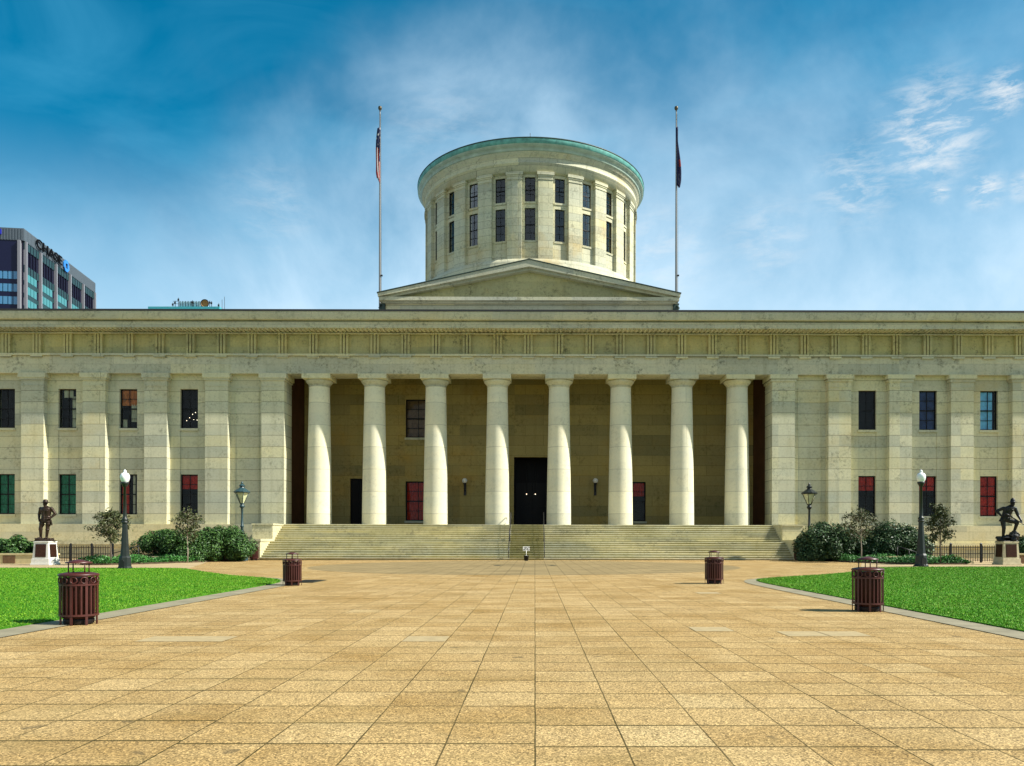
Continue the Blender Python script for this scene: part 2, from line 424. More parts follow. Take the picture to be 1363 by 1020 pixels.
def paving_mat():
    m_ = bpy.data.materials.new("paving")
    m_.use_nodes = True
    N = NT(m_.node_tree)
    b = m_.node_tree.nodes['Principled BSDF']
    b.inputs['Roughness'].default_value = 0.88
    b.inputs['Specular IOR Level'].default_value = 0.15
    geo = N.n('ShaderNodeNewGeometry')
    P = geo.outputs['Position']
    s = N.n('ShaderNodeSeparateXYZ', ins={0: P})
    T = 0.6633
    # slight wander of the joints
    wn = N.n('ShaderNodeTexNoise', ins={'Vector': P, 'Scale': 1.3, 'Detail': 2.0})
    wob = N.math('MULTIPLY', N.math('SUBTRACT', wn.outputs[0], 0.5), 0.016)
    # columns east of the axis are laid 3 cm out of step, as the photograph shows
    gx = N.math('DIVIDE', N.math('ADD', s.outputs[0], wob), T)
    ix = N.math('FLOOR', gx)
    shift = N.math('MULTIPLY', N.math('FLOOR', N.math('DIVIDE', N.math('ADD', ix, 0.5), 4.0)), 0.13)
    gy = N.math('ADD', N.math('DIVIDE', N.math('ADD', N.math('SUBTRACT', s.outputs[1], 5.747), wob), T), shift)
    iy = N.math('FLOOR', gy)

    def line(g, wd):
        f = N.math('FRACT', g)
        d = N.math('MINIMUM', f, N.math('SUBTRACT', 1.0, f))
        return N.n('ShaderNodeMapRange', interpolation_type='SMOOTHSTEP', ins={0: d, 1: wd * 0.4, 2: wd, 3: 1.0, 4: 0.0}).outputs[0]
    lx = line(gx, 0.0135)
    ly = line(gy, 0.034)
    lv = N.n('ShaderNodeTexNoise', ins={'Vector': P, 'Scale': 0.45, 'Detail': 3.0})
    lvis = N.ramp(lv.outputs[0], [(0.35, g1(0.6)), (0.6, g1(1.0))])
    ln = N.math('MULTIPLY', N.math('MAXIMUM', lx, ly), lvis)
    cell = N.n('ShaderNodeCombineXYZ', ins={0: ix, 1: iy, 2: 0.0})
    wn2 = N.n('ShaderNodeTexWhiteNoise', noise_dimensions='2D', ins={'Vector': cell.outputs[0]})
    base = N.ramp(wn2.outputs[0], [(0.0, (0.300, 0.196, 0.078)), (0.5, (0.342, 0.230, 0.096)), (0.97, (0.378, 0.262, 0.118)), (1.0, (0.38, 0.275, 0.13))])
    # stains
    t = N.n('ShaderNodeTexNoise', ins={'Vector': P, 'Scale': 0.55, 'Detail': 7.0, 'Roughness': 0.68})
    c = N.mix(N.math('MULTIPLY', N.ramp(t.outputs[0], [(0.46, g1(0)), (0.72, g1(1))]), 0.75), base, (0.19, 0.105, 0.022))
    t1 = N.n('ShaderNodeTexNoise', ins={'Vector': P, 'Scale': 1.6, 'Detail': 8.0, 'Roughness': 0.75})
    c = N.mix(N.math('MULTIPLY', N.ramp(t1.outputs[0], [(0.56, g1(0)), (0.74, g1(1))]), 0.5), c, (0.15, 0.12, 0.045))
    t1b = N.n('ShaderNodeTexNoise', ins={'Vector': P, 'Scale': 0.16, 'Detail': 4.0})
    c = N.mix(N.math('MULTIPLY', N.ramp(t1b.outputs[0], [(0.45, g1(0)), (0.7, g1(1))]), 0.35), c, (0.36, 0.27, 0.14))
    # exposed aggregate
    vo = N.n('ShaderNodeTexVoronoi', ins={'Vector': P, 'Scale': 85.0, 'Randomness': 1.0})
    sp = N.ramp(vo.outputs['Color'], [(0.10, g1(0.30)), (0.34, g1(0.84)), (0.60, g1(1.12)), (0.88, g1(2.0))])
    c = N.mix(0.95, c, sp, 'MULTIPLY')
    t2 = N.n('ShaderNodeTexNoise', ins={'Vector': P, 'Scale': 26.0, 'Detail': 5.0, 'Roughness': 0.8})
    c = N.mix(0.7, c, N.ramp(t2.outputs[0], [(0.33, g1(0.6)), (0.5, g1(1.0)), (0.68, g1(1.3))]), 'MULTIPLY')
    t8 = N.n('ShaderNodeTexNoise', ins={'Vector': P, 'Scale': 3.1, 'Detail': 2.0, 'Roughness': 0.4})
    c = N.mix(N.math('MULTIPLY', N.ramp(t8.outputs[0], [(0.715, g1(0)), (0.735, g1(1))]), 0.55), c, (0.07, 0.055, 0.03))
    mpk = N.n('ShaderNodeMapping', ins={'Vector': P, 'Scale': (0.35, 1.3, 1.0)})
    t9 = N.n('ShaderNodeTexNoise', ins={'Vector': mpk.outputs[0], 'Scale': 1.1, 'Detail': 8.0, 'Roughness': 0.72})
    c = N.mix(N.math('MULTIPLY', N.ramp(t9.outputs[0], [(0.52, g1(0)), (0.70, g1(1))]), 0.5), c, (0.21, 0.15, 0.055))
    c = N.mix(N.math('MULTIPLY', ln, 0.95), c, (0.045, 0.035, 0.008))
    N.link(c, b.inputs['Base Color'])
    h = N.math('SUBTRACT', N.math('MULTIPLY', vo.outputs['Distance'], 0.25), ln)
    bp = N.n('ShaderNodeBump', ins={'Strength': 0.5, 'Distance': 0.01, 'Height': h})
    N.link(bp.outputs[0], b.inputs['Normal'])
    MATS["paving"] = m_


paving_mat()


def plain_pave(name, c1, c2, jw=1.3):
    m_ = bpy.data.materials.new(name)
    m_.use_nodes = True
    N = NT(m_.node_tree)
    b = m_.node_tree.nodes['Principled BSDF']
    b.inputs['Roughness'].default_value = 0.9
    b.inputs['Specular IOR Level'].default_value = 0.15
    geo = N.n('ShaderNodeNewGeometry')
    P = geo.outputs['Position']
    br = N.n('ShaderNodeTexBrick', offset=0.0, ins={'Vector': P, 'Scale': 1.0, 'Mortar Size': 0.012, 'Brick Width': jw, 'Row Height': jw,
                                      'Color1': (*c1, 1), 'Color2': (*c2, 1), 'Mortar': (*[x * .35 for x in c1], 1)})
    t = N.n('ShaderNodeTexNoise', ins={'Vector': P, 'Scale': 0.5, 'Detail': 7.0, 'Roughness': 0.65})
    c = N.mix(0.8, br.outputs[0], N.ramp(t.outputs[0], [(0.35, g1(0.72)), (0.65, g1(1.15))]), 'MULTIPLY')
    t2 = N.n('ShaderNodeTexNoise', ins={'Vector': P, 'Scale': 22.0, 'Detail': 5.0, 'Roughness': 0.8})
    c = N.mix(0.6, c, N.ramp(t2.outputs[0], [(0.33, g1(0.65)), (0.66, g1(1.25))]), 'MULTIPLY')
    N.link(c, b.inputs['Base Color'])
    MATS[name] = m_


plain_pave("paving_circle", (0.25, 0.185, 0.088), (0.275, 0.205, 0.10), 0.66)
plain_pave("paving_walk", (0.40, 0.30, 0.17), (0.43, 0.33, 0.19), 1.5)


def turf_mat():
    m_ = bpy.data.materials.new("turf")
    m_.use_nodes = True
    N = NT(m_.node_tree)
    b = m_.node_tree.nodes['Principled BSDF']
    b.inputs['Roughness'].default_value = 0.9
    b.inputs['Specular IOR Level'].default_value = 0.1
    geo = N.n('ShaderNodeNewGeometry')
    P = geo.outputs['Position']
    t = N.n('ShaderNodeTexNoise', ins={'Vector': P, 'Scale': 9.0, 'Detail': 9.0, 'Roughness': 0.8})
    c = N.ramp(t.outputs[0], [(0.34, (0.020, 0.095, 0.003)), (0.5, (0.045, 0.185, 0.006)), (0.66, (0.095, 0.27, 0.014))])
    t2 = N.n('ShaderNodeTexNoise', ins={'Vector': P, 'Scale': 0.6, 'Detail': 5.0})
    c = N.mix(N.math('MULTIPLY', N.ramp(t2.outputs[0], [(0.5, g1(0)), (0.75, g1(1))]), 0.5), c, (0.10, 0.20, 0.015))
    N.link(c, b.inputs['Base Color'])
    bp = N.n('ShaderNodeBump', ins={'Strength': 0.9, 'Distance': 0.05, 'Height': t.outputs[0]})
    N.link(bp.outputs[0], b.inputs['Normal'])
    MATS["turf"] = m_


turf_mat()


# ------------------------------------------------------------------ mesh builder
class MB:
    def __init__(self):
        self.v, self.f, self.mi, self.sm = [], [], [], []

    def add(self, vs, fs, M=None, mi=0, smooth=False):
        o = len(self.v)
        if M is not None:
            vs = [tuple(M @ Vector(p)) for p in vs]
        self.v.extend(vs)
        for q in fs:
            self.f.append(tuple(i + o for i in q))
            self.mi.append(mi)
            self.sm.append(smooth)
        return self

    def box(self, x0, x1, y0, y1, z0, z1, M=None, mi=0):
        vs = [(x0, y0, z0), (x1, y0, z0), (x1, y1, z0), (x0, y1, z0), (x0, y0, z1), (x1, y0, z1), (x1, y1, z1), (x0, y1, z1)]
        fs = [(0, 3, 2, 1), (4, 5, 6, 7), (0, 1, 5, 4), (1, 2, 6, 5), (2, 3, 7, 6), (3, 0, 4, 7)]
        return self.add(vs, fs, M, mi)

    def frustum(self, cx, cy, z0, z1, w0, d0, w1, d1, M=None, mi=0):
        a, b, c, d = w0 / 2, d0 / 2, w1 / 2, d1 / 2
        vs = [(cx - a, cy - b, z0), (cx + a, cy - b, z0), (cx + a, cy + b, z0), (cx - a, cy + b, z0),
              (cx - c, cy - d, z1), (cx + c, cy - d, z1), (cx + c, cy + d, z1), (cx - c, cy + d, z1)]
        fs = [(0, 3, 2, 1), (4, 5, 6, 7), (0, 1, 5, 4), (1, 2, 6, 5), (2, 3, 7, 6), (3, 0, 4, 7)]
        return self.add(vs, fs, M, mi)

    def lathe(self, prof, n=24, c=(0, 0, 0), M=None, mi=0, smooth=True, cap=True, sides=None):
        vs, fs = [], []
        for r, z in prof:
            for k in range(n):
                a = 2 * PI * k / n
                vs.append((c[0] + r * math.cos(a), c[1] + r * math.sin(a), c[2] + z))
        for i in range(len(prof) - 1):
            for k in range(n):
                k2 = (k + 1) % n
                fs.append((i * n + k, i * n + k2, (i + 1) * n + k2, (i + 1) * n + k))
        self.add(vs, fs, M, mi, smooth)
        if cap:
            o = []
            if prof[0][0] > 1e-4:
                o.append(tuple(range(n - 1, -1, -1)))
            if prof[-1][0] > 1e-4:
                o.append(tuple((len(prof) - 1) * n + k for k in range(n)))
            base = len(self.v) - len(vs)
            for q in o:
                ring = [self.v[i + base] for i in q]
                self.add(ring, [tuple(range(len(ring)))], None, mi, False)
        return self

    def tube(self, pts, rad, n=8, M=None, mi=0, smooth=True):
        pts = [Vector(p) for p in pts]
        rs = rad if isinstance(rad, (list, tuple)) else [rad] * len(pts)
        vs, fs = [], []
        up = Vector((0, 0, 1))
        for i, p in enumerate(pts):
            t = (pts[min(i + 1, len(pts) - 1)] - pts[max(i - 1, 0)])
            if t.length < 1e-9:
                t = up.copy()
            t.normalize()
            a = t.cross(up if abs(t.z) < 0.95 else Vector((1, 0, 0)))
            a.normalize()
            b = t.cross(a)
            for k in range(n):
                an = 2 * PI * k / n
                vs.append(tuple(p + (a * math.cos(an) + b * math.sin(an)) * rs[i]))
        for i in range(len(pts) - 1):
            for k in range(n):
                k2 = (k + 1) % n
                fs.append((i * n + k, (i + 1) * n + k, (i + 1) * n + k2, i * n + k2))
        fs.append(tuple(range(n)))
        fs.append(tuple((len(pts) - 1) * n + k for k in range(n - 1, -1, -1)))
        return self.add(vs, fs, M, mi, smooth)

    def prism_xz(self, poly, y0, y1, M=None, mi=0):
        n = len(poly)
        vs = [(x, y0, z) for x, z in poly] + [(x, y1, z) for x, z in poly]
        fs = [tuple(range(n)), tuple(range(2 * n - 1, n - 1, -1))]
        for k in range(n):
            k2 = (k + 1) % n
            fs.append((k, k + n, k2 + n, k2))
        return self.add(vs, fs, M, mi)

    def prism_yz(self, poly, x0, x1, M=None, mi=0):
        n = len(poly)
        vs = [(x0, y, z) for y, z in poly] + [(x1, y, z) for y, z in poly]
        fs = [tuple(range(n - 1, -1, -1)), tuple(range(n, 2 * n))]
        for k in range(n):
            k2 = (k + 1) % n
            fs.append((k, k2, k2 + n, k + n))
        return self.add(vs, fs, M, mi)

    def arcbox(self, a0, a1, r0, r1, z0, z1, n=2, c=(0, 0), mi=0):
        """curved block; angle 0 faces -Y, positive to +X"""
        vs, fs = [], []
        for i in range(n + 1):
            a = a0 + (a1 - a0) * i / n
            s, k = math.sin(a), -math.cos(a)
            for r, z in ((r0, z0), (r1, z0), (r1, z1), (r0, z1)):
                vs.append((c[0] + r * s, c[1] + r * k, z))
        for i in range(n):
            o, p = i * 4, i * 4 + 4
            for j in range(4):
                j2 = (j + 1) % 4
                fs.append((o + j, p + j, p + j2, o + j2))
        fs.append((0, 1, 2, 3))
        fs.append((n * 4 + 3, n * 4 + 2, n * 4 + 1, n * 4))
        return self.add(vs, fs, None, mi)

    def torus(self, c, rad, r, axis=None, n=16, k=6, M=None, mi=0):
        """ring in the XZ plane of M (or world)"""
        pts = []
        vs, fs = [], []
        for i in range(n):
            a = 2 * PI * i / n
            for j in range(k):
                b = 2 * PI * j / k
                rr = rad + r * math.cos(b)
                vs.append((c[0] + rr * math.cos(a), c[1] + r * math.sin(b), c[2] + rr * math.sin(a)))
        for i in range(n):
            i2 = (i + 1) % n
            for j in range(k):
                j2 = (j + 1) % k
                fs.append((i * k + j, i * k + j2, i2 * k + j2, i2 * k + j))
        return self.add(vs, fs, M, mi, True)

    def mesh(self, name, mats):
        me = bpy.data.meshes.new(name)
        me.from_pydata(self.v, [], self.f)
        for m_ in (mats if isinstance(mats, (list, tuple)) else [mats]):
            me.materials.append(MATS[m_])
        me.polygons.foreach_set('material_index', self.mi)
        me.polygons.foreach_set('use_smooth', self.sm)
        me.update()
        import bmesh
        bm = bmesh.new()
        bm.from_mesh(me)
        bmesh.ops.recalc_face_normals(bm, faces=bm.faces)
        bm.to_mesh(me)
        bm.free()
        return me

    def build(self, name, mats, parent=None, loc=None, bevel=0.0):
        return link(name, self.mesh(name, mats), parent, loc, bevel)


def link(name, me, parent=None, loc=None, bevel=0.0):
    o = bpy.data.objects.new(name, me)
    COL.objects.link(o)
    if parent is not None:
        o.parent = parent
    if loc is not None:
        o.location = loc
    if bevel:
        b = o.modifiers.new("bevel", 'BEVEL')
        b.width = bevel
        b.segments = 2
        b.limit_method = 'ANGLE'
    return o


def thing(name, label, cat, loc=(0, 0, 0), rz=0.0, group=None):
    o = bpy.data.objects.new(name, None)
    COL.objects.link(o)
    o.empty_display_size = 0.3
    o.location = loc
    o.rotation_euler = (0, 0, rz)
    return tag(o, label, cat, group)


def tag(o, label, cat, group=None):
    o['label'] = label
    o['category'] = cat
    if group:
        o['group'] = group
    return o


def kind(o, k):
    o['kind'] = k
    return o


def dup(root, loc, label, rz=None, scale=None):
    r = root.copy()
    COL.objects.link(r)
    r.location = loc
    r['label'] = label
    if rz is not None:
        r.rotation_euler = (0, 0, rz)
    if scale:
        r.scale = (scale,) * 3
    for ch in list(root.children):
        c = ch.copy()
        COL.objects.link(c)
        c.parent = r
        for g in list(ch.children):
            d = g.copy()
            COL.objects.link(d)
            d.parent = c
    return r


def np_quads(name, V, mats, parent=None, tri=False, k=4):
    """V: (n*k,3) array of separate k-gons"""
    n = len(V) // k
    me = bpy.data.meshes.new(name)
    me.vertices.add(n * k)
    me.vertices.foreach_set('co', V.astype(np.float32).ravel())
    me.loops.add(n * k)
    me.loops.foreach_set('vertex_index', np.arange(n * k, dtype=np.int32))
    me.polygons.add(n)
    me.polygons.foreach_set('loop_start', np.arange(0, n * k, k, dtype=np.int32))
    for m_ in (mats if isinstance(mats, (list, tuple)) else [mats]):
        me.materials.append(MATS[m_])
    me.update()
    me.validate()
    return link(name, me, parent)


# ------------------------------------------------------------------ STATEHOUSE
CX, FY = -0.6, 66.9
SH = thing('statehouse', 'huge pale stone classical building with eight columns, wide steps and round cupola', 'building', (CX, FY, 0))
SH.rotation_euler = (0, 0.0022, 0)
ZL = 2.86                       # landing
ZA = 15.65                      # underside of architrave
EX = 53.6                       # half length
PIL = [21.66, 26.44, 31.6, 36.83, 42.05, 47.3, 52.5]
TRI = 2.605
SE = 20.65                      # half width of stairs

# core
MB().box(-EX, -21.12, 1.75, 56, 0, 20.0).box(21.12, EX, 1.75, 56, 0, 20.0).box(-21.1, 21.1, 10.0, 56, 0, 19.98).build('core_wall', 'limestone', SH)
MB().box(-EX - .6, EX + .6, 0.9, 56.5, 20.05, 20.3).build('roof', 'roof_membrane', SH)

# wing walls with window openings
WIN = []      # (xc, z0, z1, halfw, y, kind)
PLAN = {
    -44.68: ('dark', 'green'), -39.44: ('pale', 'green'), -34.22: ('amber', 'redhalf'), -29.02: ('lights', 'redtop'),
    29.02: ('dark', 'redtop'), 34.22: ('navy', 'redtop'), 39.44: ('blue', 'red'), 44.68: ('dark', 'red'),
    -49.9: ('dark', 'dark'), 49.9: ('dark', 'dark')}
HW = 0.76
ZU0, ZU1, ZB0, ZB1 = 11.05, 14.42, 3.68, 7.12
for s in (-1, 1):
    mb = MB()
    edges = [20.9] + PIL[1:] + [EX]
    xs = sorted(set([20.9 * s, EX * s] + [p * s for p in PLAN if p * s > 0 for p in ()]))
    cents = sorted([p for p in PLAN if p * s > 0])
    cur = min(20.9 * s, EX * s)
    end = max(20.9 * s, EX * s)
    for xc in cents:
        mb.box(cur, xc - HW, .6, 1.1, 1.3, ZA)
        mb.box(xc - HW, xc + HW, .6, 1.1, 1.3, ZB0)
        mb.box(xc - HW, xc + HW, .66, 1.1, ZB1, ZU0)      # sunk panel between the windows
        mb.box(xc - HW, xc + HW, .6, 1.1, ZU1, ZA)
        cur = xc + HW
        WIN.append((xc, ZU0, ZU1, HW, .6, PLAN[xc][0]))
        WIN.append((xc, ZB0, ZB1, HW, .6, PLAN[xc][1]))
    mb.box(cur, end, .6, 1.1, 1.3, ZA)
    mb.build('wing_wall', 'limestone', SH)
    # blind bay panel frame
    xb = (PIL[0] + PIL[1]) / 2 * s
    b = MB()
    b.box(xb - 1.02, xb - .96, .55, .6, ZL, 14.55).box(xb + .96, xb + 1.02, .55, .6, ZL, 14.55).box(xb - .96, xb + .96, .55, .6, 14.45, 14.55)
    b.build('blind_panel', 'limestone', SH)

# plinth
for s in (-1, 1):
    x0, x1 = sorted((22.3 * s, (EX + .35) * s))
    p = MB()
    p.box(x0, x1, -.35, .6, 1.42, ZL - .02)
    p.box(x0, x1, -.50, .6, 1.12, 1.42)
    p.box(x0, x1, -.40, .6, .92, 1.12)
    p.box(x0, x1, -.28, .6, 0, .92)
    xa, xb = sorted((SE * s, 22.3 * s))
    p.box(xa, xb, -.3, .6, 0, ZL - .02)
    p.build('plinth', 'limestone_plinth', SH)

# pilasters (antae at the porch are deeper)
pm = MB()
pm.box(-.96, .96, 0, .62, ZL - .02, 15.05)
pm.box(-.99, .99, -.03, .62, 14.55, 14.62)
pm.box(-1.06, 1.06, -.09, .62, 15.05, 15.25)
pm.box(-1.16, 1.16, -.16, .62, 15.25, ZA)
pme = pm.mesh('pilaster', 'limestone')
am = MB()
am.box(-.96, .96, 0, 2.1, ZL - .02, 15.05)
am.box(-.99, .99, -.03, 2.12, 14.55, 14.62)
am.box(-1.06, 1.06, -.09, 2.16, 15.05, 15.25)
am.box(-1.16, 1.16, -.16, 2.2, 15.25, ZA)
ame = am.mesh('pilaster', 'limestone')
for s in (-1, 1):
    for i, x in enumerate(PIL):
        link('pilaster', ame if i == 0 else pme, SH, (x * s, 0, 0))

# portico
p = MB()
WX = [(-10.37, 1.18, 'both'), (9.81, 1.18, 'low')]
DH = 1.74   # door half width
dz1 = 9.35
cols_x = [-21.05, -16.9, -15.3, -11.55, -9.19, -DH + .35, DH + .35, 8.63, 10.99, 21.05]
yb = 7.1
p.box(-21.05, -16.75, yb, 7.7, ZL, 17.2)
p.box(-16.75, -15.15, yb, 7.7, 7.3, 17.2)
p.box(-15.15, -11.55, yb, 7.7, ZL, 17.2)
p.box(-11.55, -9.19, yb, 7.7, ZL, 3.35).box(-11.55, -9.19, yb, 7.7, 7.05, 11.15).box(-11.55, -9.19, yb, 7.7, 14.75, 17.2)
p.box(-9.19, -DH + .35, yb, 7.7, ZL, 17.2)
p.box(-DH + .35, DH + .35, yb, 7.7, dz1, 17.2)
p.box(DH + .35, 8.63, yb, 7.7, ZL, 17.2)
p.box(8.63, 10.99, yb, 7.7, ZL, 3.35).box(8.63, 10.99, yb, 7.7, 7.05, 17.2)
p.box(10.99, 21.05, yb, 7.7, ZL, 17.2)
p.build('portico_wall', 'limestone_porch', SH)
WIN.append((-10.37, 3.35, 7.05, 1.18, yb, 'red'))
WIN.append((-10.37, 11.15, 14.75, 1.18, yb, 'maroon'))
WIN.append((9.81, 3.35, 7.05, 1.18, yb, 'redtop'))
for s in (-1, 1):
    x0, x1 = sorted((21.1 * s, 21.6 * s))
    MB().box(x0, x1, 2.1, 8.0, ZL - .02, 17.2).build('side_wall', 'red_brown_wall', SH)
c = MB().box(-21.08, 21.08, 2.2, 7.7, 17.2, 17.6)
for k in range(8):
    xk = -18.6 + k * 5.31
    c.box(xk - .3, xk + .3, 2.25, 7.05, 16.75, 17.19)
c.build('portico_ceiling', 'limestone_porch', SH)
MB().box(-21.06, 21.06, -.28, 8.0, ZL - .5, ZL).build('portico_floor', 'limestone_step', SH)
# side door in the shade, main doorway
MB().box(-16.75, -15.15, 7.35, 7.5, ZL, 7.3).box(-16.0, -15.92, 7.3, 7.35, ZL, 7.3).build('side_door', 'black_door', SH)
dr = MB()
dr.box(-DH + .35, DH + .35, 9.5, 9.7, ZL, dz1 - .02)
dr.box(-DH + .35, -DH + .45, 7.72, 9.5, ZL, dz1 - .02).box(DH + .25, DH + .35, 7.72, 9.5, ZL, dz1 - .02)
dr.box(-DH + .35, DH + .35, 7.72, 9.7, dz1 - .02, dz1 + .2)
door = dr.build('doorway', 'black_door', SH)
for s in (-1, 1):
    l = MB()
    x0, x1 = (.35 - DH + .12, .33) if s < 0 else (.37, .35 + DH - .12)
    l.box(x0, x1, 9.40, 9.49, ZL + .02, 7.1)
    for zz in ((3.2, 4.6), (4.8, 6.8)):
        l.box(x0 + .2, x1 - .2, 9.36, 9.40, *zz)
    l.build('door_leaf', 'sash_black', door)
fr = MB()
fr.box(.35 - DH - .3, .35 - DH, 7.02, 7.1, ZL, dz1 + .3).box(.35 + DH, .35 + DH + .3, 7.02, 7.1, ZL, dz1 + .3).box(.35 - DH, .35 + DH, 7.02, 7.1, dz1, dz1 + .3)
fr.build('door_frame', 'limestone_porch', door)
for dx in (-.42, .42):
    MB().lathe([(0, -.05), (.04, -.03), (.05, 0), (.04, .03), (0, .05)], 10, (.2 + dx, 9.2, 6.0)).build('bulb', 'lamp_lit', door)
    MB().tube([(.2 + dx, 9.2, 6.07), (.2 + dx, 9.2, 9.3)], .012, 6).build('lamp_rod', 'iron_black', door)

# columns
COLX = [2.655, 7.965, 13.24, 18.0]
prof = []
for i in range(15):
    t = i / 14
    r = 1.06 - (1.06 - .865) * (t ** 1.25)
    prof.append((r, ZL + t * (14.78 - ZL)))
cm = MB().lathe(prof, 48)
cme = cm.mesh('column', 'limestone_column')
cap = MB()
cap.lathe([(.865, 14.62), (.90, 14.64), (.90, 14.70), (.87, 14.72), (.875, 14.80), (.93, 14.82), (.93, 14.87), (1.0, 14.93), (1.10, 15.04), (1.155, 15.16), (1.15, 15.24)], 48)
cap.box(-1.2, 1.2, -1.2, 1.2, 15.25, ZA - .005)
capm = cap.mesh('capital', 'limestone')
for s in (-1, 1):
    for x in COLX:
        o = link('column', cme, SH, (x * s, 1.1, 0))
        link('capital', capm, o)

# entablature
e = MB()
e.box(-EX, EX, .05, 2.2, ZA, 17.12)
arch = e.build('architrave', 'limestone_grey', SH)
t = MB().box(-EX - .05, EX + .05, -.14, 1.0, 17.14, 17.30)
for k in range(-20, 21):
    t.box(k * TRI - .5, k * TRI + .5, -.12, .05, 16.99, 17.14)
t.build('taenia', 'limestone', arch)
f = MB().box(-EX, EX, .22, 2.2, 17.30, 19.15)
frz = f.build('frieze', 'limestone_frieze', SH)
tg = MB()
for dx in (-.27, 0, .27):
    tg.box(dx - .095, dx + .095, -.06, .16, 0, 1.66)
tg.box(-.39, .39, .16, .22, 0, 1.66)
tg.box(-.43, .43, -.09, .12, 1.66, 1.84)
tgm = tg.mesh('triglyph', 'limestone_frieze')
for k in range(-20, 21):
    link('triglyph', tgm, frz, (k * TRI, 0, 17.305))
cn = MB()
cn.box(-EX - 1.2, EX + 1.2, -1.25, 2.2, 19.2, 19.68)      # corona
cn.box(-EX - .1, EX + .1, -.12, 2.2, 19.15, 19.2)
nx = int(2 * EX / .372)
for k in range(nx):
    x = -EX + .18 + k * .372
    cn.box(x - .09, x + .09, -1.12, -.02, 19.12, 19.2)
cn.box(-EX, EX, -.2, .1, 18.98, 19.06)
cornice = cn.build('cornice', 'limestone_grey', SH)
# gutter and parapet course
g = MB().prism_yz([(-1.50, 19.84), (-1.42, 19.82), (-1.05, 19.82), (-1.05, 19.68), (2.0, 19.68), (2.0, 20.46), (-1.62, 20.46), (-1.62, 20.3), (-1.56, 20.0)], -EX - 1.5, EX + 1.5)
g.build('gutter_course', 'limestone_grey', cornice)
MB().prism_yz([(-1.66, 20.46), (2.0, 20.462), (2.0, 20.56), (-1.50, 20.64), (-1.66, 20.62)], -EX - 1.55, EX + 1.55).build('roof_edge', 'roof_edge', cornice)

# steps
sp = MB()
poly = []
r0 = 1.43 / 8
y = -5.9
z = 0.0
pts = [(y, 0.0)]
for k in range(8):
    z += r0
    pts.append((y, z))
    y += .315 if k < 7 else 1.05
    pts.append((y, z))
r1 = (ZL - 1.43) / 8
for k in range(8):
    z += r1
    pts.append((y, z))
    y += .325 if k < 7 else 0
    if k < 7:
        pts.append((y, z))
yt = y
pts.append((yt + .4, ZL))
pts.append((yt + .4, 0))
# split to quads per step to keep faces planar
for i in range(0, len(pts) - 3):
    pass
cf = MB()
zz = 0.0
yy = -5.9
for k in range(16):
    zn = (k + 1) * r0 if k < 8 else 1.43 + (k - 7) * r1
    yn = yy + (.315 if k < 7 else 1.05 if k == 7 else .325)
    if k == 15:
        yn = -.29
    # nosing
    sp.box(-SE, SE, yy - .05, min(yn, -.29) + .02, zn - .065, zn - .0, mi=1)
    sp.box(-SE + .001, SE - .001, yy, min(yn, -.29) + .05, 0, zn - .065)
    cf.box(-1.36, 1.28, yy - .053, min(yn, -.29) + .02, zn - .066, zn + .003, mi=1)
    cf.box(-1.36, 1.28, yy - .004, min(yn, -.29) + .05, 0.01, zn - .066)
    yy = yn
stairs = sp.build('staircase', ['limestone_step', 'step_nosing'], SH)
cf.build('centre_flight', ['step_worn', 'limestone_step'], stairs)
for s in (-1, 1):
    x0, x1 = sorted((SE * s, 22.3 * s))
    cw = MB()
    cw.box(x0, x1, -3.0, -.3, 1.6, ZL - .12)
    cw.box(x0 - .06, x1 + .06, -3.06, -.3, ZL - .12, ZL)
    cw.box(x0, x1, -5.9, -.3, 0, 1.4)
    cw.box(x0 - .05, x1 + .05, -5.95, -.3, 1.4, 1.6)
    cw.build('cheek_wall', 'limestone_plinth', stairs)

# ---- attic pediment in front of the cupola
AY = 7.1
ap = 27.75
ez, eh = 24.6, 14.15
a = MB().box(-13.55, 13.55, AY + .55, 32, 20.3, 23.85)
attic = a.build('attic', 'limestone', SH)
h = MB()
h.prism_xz([(-13.5, 24.3), (13.5, 24.3), (0, 27.2)], AY + .6, AY + 1.1)
h.build('tympanum', 'limestone_frieze', attic)
cc = MB()
cc.box(-eh + .1, eh - .1, AY - .2, AY + 1.2, 24.0, 24.32)
cc.box(-eh + .35, eh - .35, AY + .1, AY + 1.2, 23.85, 24.0)
cc.box(-eh + .1, -13.4, AY + 1.2, 32, 23.9, 24.3).box(13.4, eh - .1, AY + 1.2, 32, 23.9, 24.3)
cc.build('attic_cornice', 'limestone_grey', attic)
sl_ = (ap - ez) / eh
rk = MB()
for s in (-1, 1):
    rk.prism_xz([(0, ap), (0, ap - .62), (s * (eh - .02), ez - .28), (s * eh, ez)], AY - .35, AY + 1.0)
    rk.prism_xz([(0, ap - .62), (0, ap - .85), (s * (eh - .6), ez - .38), (s * (eh - .6), ez - .15)], AY, AY + .9)
rk.build('raking_cornice', 'limestone_grey', attic)
rf = MB()
for s in (-1, 1):
    rf.prism_xz([(0, ap + .09), (0, ap + .01), (s * (eh + .06), ez + .01), (s * (eh + .06), ez + .09)], AY - .42, 32)
rf.build('attic_roof', 'copper_dark', attic)
for s in (-1, 1):
    br = MB()
    br.box(s * 13.85 - .25, s * 13.85 + .25, AY + .35, AY + .75, 23.2, 23.85)
    br.box(s * 13.75 - .16, s * 13.75 + .16, AY + .4, AY + .7, 22.6, 23.2)
    br.tube([(s * 13.95, AY + .3, 23.7), (s * 14.1, AY + .2, 23.4), (s * 13.9, AY + .2, 23.1), (s * 14.0, AY + .25, 22.8)], .09, 6)
    br.build('eave_bracket', 'copper_dark', attic)

